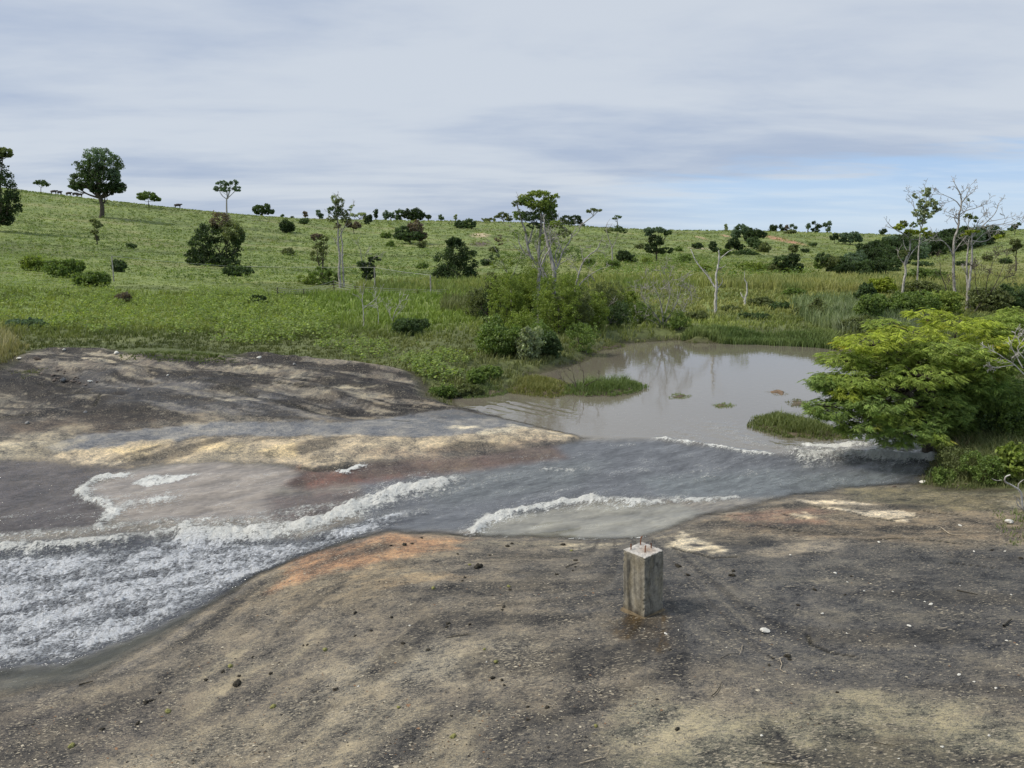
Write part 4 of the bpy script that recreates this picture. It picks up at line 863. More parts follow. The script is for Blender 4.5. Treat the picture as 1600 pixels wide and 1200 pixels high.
# ---------------------------------------------------------------- wooded pond bank in the middle
traced('feathery_tree', 'tallest tree on the pond bank, feathery flat green crown over pale limbs', (842,512),
  [([(842,514),(842,480),(841,450),(843,420),(842,390),(845,360),(846,335)],4.8,2.4),([(838,412),(828,398),(824,382),(821,362),(813,340),(808,320)],3.4,1.2),([(824,384),(830,368),(834,350),(836,330)],2.0,.6),([(833,403),(818,393),(811,378),(810,366),(802,358)],1.8,.5),([(845,362),(838,345),(828,328)],1.3,.4),([(845,350),(856,335),(864,322)],1.3,.4),([(843,400),(852,385),(860,375)],1.2,.4),([(830,400),(815,395),(800,380)],1.,.3)],
  Y=36, twigs=2, twig_len=.2, seedtw=1, twig_r=.25, leaf_lobes=[(822,313,16,6,'mid'),(842,303,22,6,'bright'),(858,314,14,8,'bright'),(838,318,26,6,'bright'),(812,336,13,9,'mid'),(828,338,16,9,'deep'),(846,335,16,10,'mid'),(858,330,12,7,'mid'),(808,318,10,5,'olive',.7),(868,306,9,4,'bright',.7),(862,322,12,4,'bright',.6),(835,352,14,6,'deep',.5),(838,420,24,20,'bright',.9),(815,402,20,16,'mid',.7),(858,375,20,14,'bright',.7),(825,440,24,16,'bright',1.),(870,395,16,12,'mid',.35),(846,322,26,8,'bright',1),(812,365,16,12,'mid',.35),(880,350,16,10,'olive',.4),(895,400,22,16,'mid',.55),(905,440,26,18,'bright',.8),(800,440,20,16,'bright',.5),(860,350,14,8,'mid',.5),(790,400,14,12,'mid',.35),(850,455,30,16,'bright',.5),(820,308,12,5,'lime',.8)], leaf=1.6, leafn=11, gap=1.6)
traced('gnarled_tree', 'gnarled half-dead pale tree with a dark broken stump at the pond edge', (883,546),
  [([(884,548),(884,530),(882,508),(875,490),(866,472),(864,450),(866,425),(861,402),(855,376),(850,352)],7.5,2.2),([(866,428),(873,412),(880,392),(891,376),(893,364),(880,355)],2.0,.7),([(845,415),(852,400),(860,385),(859,370)],1.9,.8),([(864,448),(850,425),(844,412),(848,398)],1.8,.7),([(871,415),(868,398),(874,380),(868,365)],1.5,.6),([(892,372),(902,364),(906,356)],.9,.4),([(855,372),(862,360),(872,352)],1.1,.4),([(880,392),(870,380),(862,378)],1,.4)],
  Y=32.6, twigs=2, twig_len=.22, seedtw=2, twig_r=.28, leaf_lobes=[(868,350,14,6,'bright',.5),(880,365,14,8,'olive',.45),(860,440,18,12,'mid',.5),(885,465,20,14,'mid',.6),(870,498,26,14,'mid',.8),(850,480,16,12,'bright',.5),(900,510,18,12,'mid',.7)], leaf=1.8, bark=BARK_P)
traced('dead_tree', 'leaning dead pale tree with an upright fork behind the gnarled tree', (897,505),
  [([(893,506),(897,480),(899,450),(905,425),(912,408),(922,398),(934,388),(937,380)],2.4,.8),([(899,455),(910,440),(925,428),(940,420)],1.6,.5),([(912,408),(909,395),(914,388)],.9,.3),([(905,428),(897,415),(890,408)],1,.4),([(932,390),(942,392),(948,388)],.7,.3),([(922,430),(930,440),(925,432)],.8,.4)],
  Y=34.5, twigs=2, twig_len=.3, seedtw=2, twig_r=.25, bark=BARK_P)
traced('pale_branched_tree', 'half-bare pale tree with many upright branches between the feathery tree and the gnarled one', (858,505),
  [([(858,512),(856,480),(852,450),(848,425),(842,400)],3.0,1.2),([(853,452),(862,425),(872,400),(878,378)],1.8,.7),([(850,435),(838,415),(828,398),(822,380)],1.6,.6),([(848,425),(852,400),(850,378),(856,360)],1.5,.6),([(862,425),(876,412),(888,405)],1.2,.5),([(842,400),(836,380),(838,362)],1.2,.5),([(872,400),(868,382),(862,370)],1.,.4)],
  Y=37.5, twigs=2, twig_len=.3, seedtw=3, twig_r=.32, leaf_lobes=[(850,400,34,22,'bright',.35),(860,440,34,20,'bright',.7),(835,375,20,12,'mid',.35),(880,385,18,12,'mid',.3)], leaf=1.8, bark=BARK_W)
traced('thin_tree', 'thin grey tree trunk with wispy leaves left of the feathery tree', (800,470), [([(800,480),(798,450),(792,425),(780,400),(772,385)],1.6,.5),([(796,440),(806,420),(812,405)],1,.4),([(790,420),(780,412),(768,410)],.8,.3)], Y=38, twigs=2, twig_len=.3, twig_r=.25, leaf_lobes=[(785,412,20,12,'bright',.6),(772,400,10,9,'deep',.6),(800,432,18,10,'mid',.6),(780,375,8,10,'brown',.4)])
tree('narrow_tree', 'dark narrow shrubby tree rising behind the big-leafed bush on the pond bank', (768,512), [(768,440,14,18),(772,462,18,20),(765,485,20,20),(782,478,16,18),(750,470,8,8)], Y=35.5, color='dark', leaf=1.9, stems=3, gap=.85, lobe_cols=['olive','dark','dark','deep','olive'])
shrub('big_leafed_bush', 'dense big-leafed green bush at the left end of the wooded pond bank', 775,556, 44,58, 'mid', leaf=3.1, gap=1.1)
shrub('leafy_bush', 'leafy bush with a pale green outer edge right of the big-leafed bush', 826,560, 26,50, 'pale', leaf=2.8, gap=.7)
shrub('dark_bush', 'dark bush crowding the left side of the broken stump', 853,556, 24,40, 'deep', leaf=2.2)
shrub('fine_leafed_bush', 'fine-leafed light green bush above the broken stump', 866,532, 40,62, 'mid', leaf=1.8, gap=.7, Y=34, clump=4.5)
shrub('fine_leafed_bush', 'fine-leafed bush right of the broken stump over the water', 905,548, 30,46, 'mid', leaf=1.8, gap=.5, clump=4)
shrub('fine_leafed_bush', 'airy grey-green bush at the far water edge left of the islet shrub', 945,525, 32,58, 'olive', leaf=1.7, gap=.7, Y=38, clump=4)
shrub('fine_leafed_bush', 'bright green bush between the airy bush and the islet shrub', 982,516, 24,42, 'bright', leaf=1.8, gap=.6, Y=42)
shrub('fine_leafed_bush', 'light green bush filling the gap under the feathery tree', 822,505, 34,60, 'bright', leaf=1.8, gap=.5, Y=39, clump=4.5)
traced('bare_shrub', 'twiggy bare shrub over the water right of the broken stump', (925,540), [([(925,542),(930,520),(938,500),(950,480)],1.2,.5),([(926,535),(915,515),(905,495),(898,478)],1.1,.4),([(927,530),(940,515),(955,505),(968,498)],1.,.4),([(926,525),(926,500),(922,480)],.9,.4)], Y=34.5, twigs=2, twig_len=.4, seedtw=3, twig_r=.28, bark=BARK_P, leaf_lobes=[(930,505,24,14,'olive',.25)], cat='shrub')
traced('islet_shrub', 'half-bare fan-shaped shrub on a reddish mud islet at the far pond edge', (1036,520),
  [([(1036,524),(1036,505),(1034,485),(1030,465),(1022,448)],2.4,.6),([(1036,510),(1048,490),(1058,470),(1064,450)],1.8,.5),([(1035,508),(1022,490),(1010,475),(1002,465)],1.8,.5),([(1036,500),(1042,478),(1046,458),(1044,440)],1.5,.4),([(1037,512),(1055,498),(1068,485),(1076,470)],1.4,.4),([(1035,512),(1020,502),(1005,495)],1.2,.4)],
  Y=34.6, twigs=3, twig_len=.33, seedtw=3, twig_r=.25, cap=20, bark=BARK_P, leaf_lobes=[(1036,478,30,22,'olive',.35),(1018,488,22,14,'mid',.6),(1052,492,20,12,'mid',.5),(1036,500,22,12,'deep',.5)], leaf=1.6, cat='shrub')
# low shrubs on the pasture
shrub('round_bush', 'dark green mounded bush in the lush pasture left of the pond bank', 640,523, 34,28, 'deep', leaf=2.2, gap=1.2)
shrub('round_bush', 'small dark bush poking out of the yellow-green weeds', 402,478, 20,18, 'dark', leaf=2)
shrub('round_bush', 'light green bush low on the left slope behind the weeds', 60,424, 26,24, 'bright', leaf=2.4)
shrub('round_bush', 'mid-green leafy bush among the weeds on the left slope', 100,434, 34,28, 'mid', leaf=2.4)
shrub('round_bush', 'bluish-green bush at the right end of the left slope weeds', 145,448, 32,24, 'mid', leaf=2.4)
shrub('round_bush', 'small dark bush on the slope under the left wire', 187,425, 13,20, 'deep', leaf=2)
shrub('dry_bush', 'grey dried-out bush in the weeds on the left', 192,472, 14,16, 'brown', leaf=1.6)
shrub('round_bush', 'low bluish bush in the grass near the left rock', 45,512, 32,16, 'blue', leaf=2)
traced('dead_bush', 'pale dead branching bush in the lush pasture below the stunted tree', (568,510), [([(568,512),(568,490),(566,470),(567,458)],1.5,.5),([(568,482),(578,474),(588,466),(592,460)],.9,.4),([(567,478),(578,478),(590,474)],.8,.3),([(567,474),(561,465),(556,462)],.7,.3),([(590,512),(591,495),(588,474),(586,462)],.8,.35)], twigs=1, twig_len=.35, seedtw=2, twig_r=.3, bark=BARK_W, cat='bush')
traced('dead_bush', 'pale dead spray of twigs behind the mounded pasture bush', (612,505), [([(612,506),(616,490),(622,478),(626,470)],.9,.4),([(614,498),(620,492),(630,482)],.7,.3),([(613,502),(608,490),(606,480)],.6,.3)], twigs=1, twig_len=.5, seedtw=3, twig_r=.3, bark=BARK_W, cat='bush')
for a, b, rx, ry, lab in ((740,600,20,26,'leafy shrub overhanging the left tip of the pond'),(700,622,14,24,'small shrub at the rock edge beside the left tip of the pond'),(735,617,28,20,'brownish-green tussock bush on the left pond shore'),(762,590,22,20,'round green shrub on the bank above the left pond shore'),(682,618,16,16,'low pale-leaved plant where the left rock meets the grass')):
    shrub('bank_shrub', lab, a, b, rx, ry, 'mid' if b != 617 else 'olive', leaf=2.2)
for a, b, rx, ry, c_, lab, g_ in ((790,520,34,104,'bright','tall loose green bush rising behind the big-leafed bush',.6),(745,500,22,58,'olive','loose bush at the left end of the wooded bank, in front of the pasture',.6),(815,535,30,60,'bright','light green bush between the big-leafed bush and the gnarled trunk',.6),(832,502,36,92,'bright','tall thin-leaved bush around the foot of the feathery tree',.5),(872,522,36,104,'bright','tall fine-leaved bush around the gnarled trunk',.5),
    (902,520,30,76,'olive','tall airy bush right of the gnarled trunk',.55),(930,515,30,60,'bright','green bush behind the bare water shrub',.65),(965,512,26,44,'deep','dark green bush on the far water edge of the wooded bank',.7),(1000,505,22,36,'mid','rounded bush left of the half-bare islet shrub',.7),(845,545,24,50,'mid','leafy bush hanging over the stump from the left',.7),(762,548,26,40,'mid','low bush at the left corner of the wooded bank',.8),(1062,515,20,30,'mid','low bush behind the half-bare islet shrub',.6)):
    shrub('bank_thicket', lab, a, b, rx, ry, c_, leaf=1.9, gap=g_, clump=4.2)
# ---------------------------------------------------------------- dead trunks in the marsh
traced('dead_tree', 'tall bleached dead tree with a long left fork standing in the marsh', (1118,505),
  [([(1118,506),(1118,480),(1119,458),(1120,445),(1119,430),(1122,415),(1124,402),(1123,391)],3.6,1.1),([(1119,452),(1113,442),(1107,432),(1098,420),(1090,408),(1085,395),(1083,389)],1.9,.7),([(1090,410),(1085,404),(1081,402)],.7,.3),([(1124,405),(1132,398),(1140,392),(1146,390)],1.2,.4),([(1120,452),(1125,446),(1129,440),(1128,434)],1.3,.5),([(1112,438),(1107,428),(1100,420)],.7,.3),([(1121,420),(1130,417),(1134,413)],.8,.3)],
  twigs=0, bark=BARK_W, Y=41, leaf_lobes=[(1128,445,8,6,'olive',.25),(1124,420,5,4,'brown',.3)])
traced('dead_tree', 'short bleached dead trunk with two stubs and a pale green tuft, in the marsh', (1165,490),
  [([(1165,492),(1164,478),(1164,468),(1167,458),(1167,445),(1163,435)],3.0,1.0),([(1164,468),(1160,463),(1158,457)],1.6,.8),([(1163,435),(1164,425),(1163,418)],.6,.3)], twigs=0, bark=BARK_W, Y=47, leaf_lobes=[(1164,416,14,6,'bright',.6),(1156,413,8,5,'mid',.5),(1172,412,8,5,'bright',.5)])
traced('pale_tree', 'pale forked trunk with a sparse crown on the far side of the marsh', (957,402), [([(957,402),(956,388),(953,378),(949,366),(948,360)],1.6,.5),([(956,388),(961,378),(964,368)],1.0,.4)], Y=150, twigs=1, twig_len=.2, bark=BARK_P, leaf_lobes=[(951,360,9,4,'olive',.7),(963,357,12,5,'deep',.9),(974,361,8,4,'deep')], leaf=1.4, twig_r=.3)
shrub('hill_bush', 'dark bush behind the pale forked trunk', 977,402, 16,20, 'dark', leaf=1.6, Y=155)
tree('hill_tree', 'broad tree with a thin spreading top and dark lower crown above the marsh', (1026,398), [(1014,360,10,5),(1030,359,12,5),(1043,364,8,5),(1025,375,14,10),(1018,388,12,8),(1040,391,14,6),(1012,366,6,4)], Y=165, color='dark', leaf=1.6, lobe_cols=['blue','blue','deep','dark','dark','deep','blue'], gap=.85)
shrub('hill_bush', 'small dark bush on the far slope right of the spreading tree', 1090,387, 9,9, 'dark', leaf=1.5, Y=260)
for (px_, lobes, lab, c_, Y_) in ((1163,[(1158,357,12,8),(1168,362,10,8),(1150,366,9,8)],'tallest pale-topped tree of the hollow clump right of the marsh','blue',330),(1180,[(1178,364,14,8),(1190,367,9,6),(1172,370,11,8)],'broad dark tree of the hollow clump','dark',320),(1177,[(1176,378,12,9),(1184,384,12,8)],'front round tree of the hollow clump','deep',270),
    (1148,[(1146,378,10,7),(1140,384,9,6),(1156,386,10,6)],'low left tree of the hollow clump','dark',260),(1198,[(1196,386,10,8),(1190,394,12,6)],'low right tree of the hollow clump','olive',250),(1116,[(1114,384,7,8),(1120,391,9,4)],'small dark tree at the left foot of the hollow clump','dark',240),(1168,[(1165,395,14,7),(1178,399,14,5),(1150,396,12,5)],'front shrubby tree of the hollow clump','deep',230),(1238,[(1236,362,8,4),(1230,364,6,3)],'small spreading tree beside the red earth bank','olive',390)):
    tree('hollow_tree', lab, (px_, 400), lobes, color=c_, Y=Y_, leaf=1.5, gap=1.0, group='trees of the hollow right of the marsh', leafn=13)
tree('round_tree', 'rounded dark tree standing in front of the marsh edge on the right', (1228,432), [(1220,408,14,10),(1238,405,13,12),(1232,418,22,10),(1212,418,12,9),(1240,388,8,7),(1248,419,8,9)], Y=108, color='dark', leaf=1.7, gap=1.1, lobe_cols=['deep','dark','dark','olive','olive','dark'], stems=2)
shrub('hill_bush', 'pale green shrub beside the rounded dark tree', 1205,428, 15,14, 'mid', leaf=1.6, Y=118)
shrub('hill_bush', 'small black-green bush alone on the open right slope', 1257,393, 6,5, 'dark', leaf=1.5, Y=260)
tree('hill_tree', 'dark round tree at the left end of the small slope group on the right', (1304,377), [(1304,370,8,6)], Y=340, color='dark', leaf=1.5)
tree('hill_tree', 'wide airy tree in the middle of the slope group on the right', (1328,382), [(1320,369,9,6),(1334,368,10,7),(1326,375,16,5),(1343,374,6,5)], Y=340, color='blue', leaf=1.5, stems=2)
tree('hill_tree', 'small dark rounded tree on the ridge where the dark wood starts', (1381,369), [(1380,362,6,5.5)], Y=400, color='dark', leaf=1.5)
tree('pale_tree', 'green tree with a white trunk at the left end of the dark wood', (1295,432), [(1285,402,12,9),(1298,408,14,12),(1280,412,10,9),(1302,420,12,6)], Y=112, color='olive', leaf=1.7, bark=BARK_W, gap=.85, lobe_cols=['deep','olive','mid','deep'])
# the dark wood filling the gully: one tree after another
gully = [(1320,428,1.0,150),(1345,426,1.2,160),(1368,424,1.2,165),(1392,420,1.1,172),(1335,412,1.1,178),(1358,408,1.15,185),(1380,404,1.2,190),(1404,408,1.2,185),(1420,402,1.1,192),(1436,398,1.1,200),(1400,390,1.1,215),(1378,392,1.1,215),(1356,396,1.1,212),(1420,388,1.1,225),(1440,386,1.0,232),
    (1458,390,1.0,225),(1475,388,1.0,232),(1492,384,1.0,240),(1508,380,1.0,248),(1524,378,1.0,255),(1540,376,1.0,262),(1456,378,.9,262),(1478,374,.9,270),(1500,370,.9,280),(1390,382,.8,250),(1410,378,.8,262),(1308,416,.9,165)]
for i, (a, b, s_, Y_) in enumerate(gully):
    h = 17 * s_
    q_ = hit(a, b + 4); Y_ = min(Y_, q_[1]) if q_ is not None else Y_
    row = 'foot of the gully wood, nearest the marsh' if b >= 420 else ('middle of the dark gully wood' if b >= 396 else ('upper edge of the dark gully wood, below the skyline' if a < 1445 else 'thin end of the gully wood behind the bare trunks'))
    tree('woodland_tree', 'dark green tree at the ' + row if not row.startswith('middle') else 'dark green tree in the ' + row, (a, b + 8), [(a - 7 * s_, b - h * .5, 10 * s_, 8 * s_), (a + 7 * s_, b - h * .6, 11 * s_, 9 * s_), (a, b - h * .2, 15 * s_, 9 * s_), (a + 1, b + 3, 14 * s_, 6 * s_)], color=('dark', 'deep', 'dark', 'deep', 'blue')[i % 5], Y=Y_, leaf=1.6, gap=.9, group='trees of the dark wood in the gully', leafn=13, limbs=True)
tree('ridge_tree', 'big dark tree of the ridge grove behind the bare trees on the right', (1540,384), [(1530,362,14,10),(1548,360,14,10),(1560,368,10,9),(1540,372,22,9)], Y=300, color='deep', leaf=1.6, stems=2)
tree('ridge_tree', 'dark tree at the left end of the ridge grove on the right', (1512,384), [(1508,362,12,9),(1518,368,12,9),(1506,373,12,7)], Y=300, color='dark', leaf=1.6)
tree('ridge_tree', 'smaller dark tree of the ridge grove just left of the bare twin trunks', (1478,382), [(1478,366,10,8),(1470,371,9,7),(1486,372,9,6)], Y=310, color='dark', leaf=1.6)
tree('ridge_tree', 'small upright tree on the ridge near the right edge of the photo', (1586,362), [(1586,354,6,4),(1592,350,4,3),(1580,358,5,3)], Y=300, color='deep', leaf=1.5)
tree('slope_tree', 'little dark tree with a pale stem on the slope at the right edge', (1590,398), [(1586,378,9,5),(1590,384,8,6),(1582,390,7,4)], Y=110, color='olive', leaf=1.6)
shrub('hill_bush', 'low dark bush on the grass slope between the bare trunks', 1502,419, 13,8, 'dark', leaf=1.5, Y=140)
shrub('hill_bush', 'low bush on the grass slope left of the bare trunks', 1442,417, 16,8, 'deep', leaf=1.5, Y=140)
# ---------------------------------------------------------------- right-hand trees
traced('yellow_green_tree', 'crooked pale tree with yellow-green leaf bunches left of the bare trunks', (1411,432),
  [([(1409,470),(1412,440),(1415,425),(1414,410),(1420,395),(1422,378),(1418,370),(1412,365),(1405,362),(1398,358),(1390,352)],2.6,.8),([(1414,418),(1420,402),(1430,388),(1440,378),(1450,374)],1.6,.6),([(1420,396),(1414,385),(1412,374)],1.1,.5),([(1420,375),(1432,374),(1446,374)],1.2,.5),([(1418,372),(1424,358),(1422,352)],.9,.4),([(1412,412),(1404,398),(1408,388)],.8,.4)],
  Y=50, twigs=1, twig_len=.2, seedtw=1, twig_r=.35, leaf_lobes=[(1405,355,9,5,'lime',.9),(1420,362,9,5,'lime',.8),(1412,350,8,5,'olive',.7),(1432,362,10,4,'lime',.7),(1450,366,8,5,'lime',.9),(1428,352,6,4,'mid',.6),(1444,360,6,4,'lime',.6),(1410,395,10,9,'olive',.35),(1422,370,12,4,'pale',.5)], leaf=2.3)
traced('silver_leafed_tree', 'slender tree with a tall crown of silvery leaves against the sky', (1434,372),
  [([(1432,460),(1434,420),(1436,385),(1439,360),(1444,340),(1447,318),(1446,298)],1.8,.6),([(1439,356),(1434,340),(1430,325),(1428,312)],1.0,.4),([(1441,350),(1452,338),(1464,328)],.9,.35),([(1445,330),(1438,312),(1428,302),(1424,300)],.8,.35),([(1447,320),(1456,308),(1460,302)],.7,.3)],
  Y=52, twigs=2, twig_len=.25, seedtw=1, twig_r=.3, bark=BARK_P, leaf_lobes=[(1448,300,7,8,'pale',.9),(1442,318,9,9,'pale',.8),(1456,318,9,8,'pale',.9),(1434,332,8,7,'pale',.6),(1450,334,10,8,'pale',.8),(1440,346,7,7,'pale',.6),(1464,326,6,5,'pale',.7),(1430,306,5,5,'pale',.4)], leaf=2.3)
traced('bare_tree', 'tall bare grey tree, left one of the leafless trunks on the right', (1493,486),
  [([(1493,490),(1492,460),(1490,430),(1490,400),(1491,375),(1497,355),(1499,335),(1502,320),(1501,305),(1495,293)],3.3,1.1),([(1490,402),(1482,388),(1470,377),(1458,376)],1.7,.6),([(1492,392),(1500,380),(1508,368)],1.3,.5),([(1497,352),(1492,342),(1494,334)],1.1,.4),([(1502,325),(1494,314),(1484,308),(1474,303)],1.2,.4),([(1502,318),(1510,308),(1520,300)],1.2,.4),([(1500,335),(1512,328),(1524,325),(1535,318)],1.1,.4),([(1500,345),(1490,336),(1482,333)],.8,.3),([(1496,296),(1490,291),(1486,292)],.6,.3),([(1501,306),(1506,298),(1514,290)],.7,.3),([(1497,340),(1506,334),(1514,322)],.8,.3)],
  Y=44, twigs=2, twig_len=.3, seedtw=2, twig_r=.32, bark=BARK_P, leaf_lobes=[(1511,312,4,2,'olive',.4)])
traced('bare_tree', 'bare grey tree with two leaning trunks, right one of the leafless trees', (1514,486),
  [([(1510,488),(1512,460),(1516,430),(1519,400),(1518,380),(1519,365)],3.4,1.3),([(1517,488),(1514,460),(1513,430),(1515,400),(1519,378)],2.8,1.3),([(1519,370),(1528,360),(1540,350),(1550,342),(1560,332),(1566,320)],1.7,.5),([(1519,376),(1532,378),(1546,374),(1548,366),(1546,360)],1.3,.5),([(1519,370),(1514,355),(1516,342),(1512,335)],1.2,.4),([(1535,355),(1550,352),(1566,350),(1582,346)],1.1,.35),([(1520,382),(1530,372),(1544,362),(1562,360),(1580,352),(1598,340)],1.1,.3),([(1518,372),(1508,368),(1500,372)],.9,.4),([(1545,346),(1556,344),(1575,340)],.8,.3),([(1528,362),(1526,348),(1532,338)],.9,.35)],
  Y=43.5, twigs=2, twig_len=.3, seedtw=2, twig_r=.32, bark=BARK_P, leaf_lobes=[(1515,362,7,4,'lime',.7),(1522,342,7,5,'mid',.4),(1508,367,6,3,'lime',.6),(1560,370,12,3,'lime',.4),(1512,338,6,4,'olive',.5),(1526,360,5,3,'lime',.5)], leaf=2.6)
traced('bare_shrub', 'dark leafless shrub spreading behind the bare trunks near the right edge', (1545,470), [([(1520,488),(1535,470),(1552,450),(1562,430),(1570,410)],1.6,.4),([(1540,465),(1540,445),(1545,420),(1550,405)],1.1,.3),([(1534,470),(1524,450),(1522,430)],1,.3),([(1545,460),(1560,448),(1580,430)],1,.3),([(1480,480),(1478,450),(1470,430),(1468,410)],1.3,.4)], Y=42, twigs=3, twig_len=.35, seedtw=3, twig_r=.28, bark=BARK_D, cat='shrub')
for a, b, rx, ry, c_, lab, Y_ in ((1352,500,26,46,'mid','big-leaved shrub at the left end of the thicket below the crooked tree',29),(1385,492,34,42,'mid','rounded big-leaved shrub in the middle of the right thicket',28),(1432,492,40,44,'mid','wide big-leaved shrub right of the thicket middle',27),(1470,485,36,40,'bright','bright big-leaved shrub at the foot of the tall bare tree',26),
    (1425,462,40,30,'olive','olive shrub behind the right thicket',34),(1350,470,18,34,'deep','dark shrub rising at the back left of the right thicket',33),(1378,455,22,28,'lime','yellow-green shrub at the back of the right thicket',34),(1535,482,36,42,'olive','shrub under the leaning bare trunks',25),(1582,480,34,44,'deep','dark shrub behind the feathery crown at the right edge',24),(1450,440,36,26,'mid','green shrub behind the tall bare tree',36)):
    shrub('thicket_shrub', lab, a, b + 6, rx, ry, c_, leaf=2.6, gap=.95)
for a, b, rx, ry, c_, lab in ((1278,500,22,36,'olive','upright tussock bush at the marsh edge'),(1240,462,18,12,'mid','low marsh bush behind the tussock'),(1190,478,22,14,'olive','low marsh bush right of the short dead trunk'),(1215,484,18,12,'deep','dark low marsh bush on the mud'),(1255,492,22,14,'olive','low marsh bush on the mud edge'),(1300,490,18,12,'deep','dark low bush in front of the right thicket'),(1140,486,18,10,'olive','low marsh bush right of the tall dead tree'),(1090,500,18,14,'olive','low marsh bush left of the tall dead tree'),(1180,498,24,10,'deep','flat dark bush behind the reed bank'),(1345,520,40,28,'olive','grassy bush on the far bank left of the feathery crown')):
    shrub('marsh_bush', lab, a, b, rx, ry, c_, leaf=2.0)
# extra scattered bushes on the far hillsides
for a, b, s_, c_, lab in ((610,385,7,'mid','small pale bush on the middle slope'),(205,388,7,'deep','bush on the left slope above the wire'),
    (450,398,9,'olive','dull bush on the slope left of the small spreading tree'),(660,420,9,'mid','bush left of the dense round tree'),(760,415,9,'deep','dark bush right of the dense round tree'),
    (770,395,8,'olive','olive bush above the dark bush beside the dense round tree'),(1060,392,6,'mid','bush on the far slope beside the spreading tree'),(1000,388,6,'olive','bush left of the spreading tree on the far slope'),(1130,400,9,'mid','green bush in the marsh background'),(1070,410,10,'mid','leafy bush at the back of the marsh'),
    (1010,412,9,'bright','bright bush at the back of the marsh'),(960,420,12,'mid','wide bush at the back of the marsh'),(920,415,10,'mid','bush at the back of the marsh beside the dead fork'),(1100,425,10,'bright','bright bush behind the tall dead tree'),(1180,424,12,'bright','bright leafy bush in front of the hollow clump'),(1270,385,5,'deep','small bush on the open right slope'),(1345,392,5,'deep','small bush under the airy slope tree'),
    (1540,408,8,'olive','bush on the right-hand grass slope'),(1570,412,8,'deep','dark bush low on the right-hand grass slope')):
    shrub('hillside_bush', lab, a, b, s_ * 1.2, s_ * 1.15, c_, leaf=1.5, stems=3)
# ---------------------------------------------------------------- feathery-leaved tree leaning over the pond outlet
def feather_leaves(Lv, c, d, L, cols, npair=9):
    """compound leaves: a drooping rachis with pairs of narrow leaflets"""
    n = len(c); d = unit(d); up = np.array([0, 0, 1.0]); side = unit(np.cross(d, up)); nn = np.cross(side, d)
    for k in range(npair):
        f = (k + .7) / npair; p = c + d * L * f - up * L * (f * f * .38); w = L * .36 * math.sin(math.pi * min(f * .85 + .12, 1)) 
        dd = unit(d * .45 - up * .5 * f)
        for s_ in (-1, 1):
            tip = unit(side * s_ + dd * .9 - up * .25); q = p + tip * w * .5
            Lv.add(q, tip, nn + rng.normal(size=(n, 3)) * .25, w.ravel() if hasattr(w, 'ravel') else w, w.ravel() * .36, cols * rng.uniform(.8, 1.2, (n, 1)))
    p = c + d * L * 1.02 - up * L * .4; Lv.add(p, d - up * .6, nn, L.ravel() * .22, L.ravel() * .08, cols)
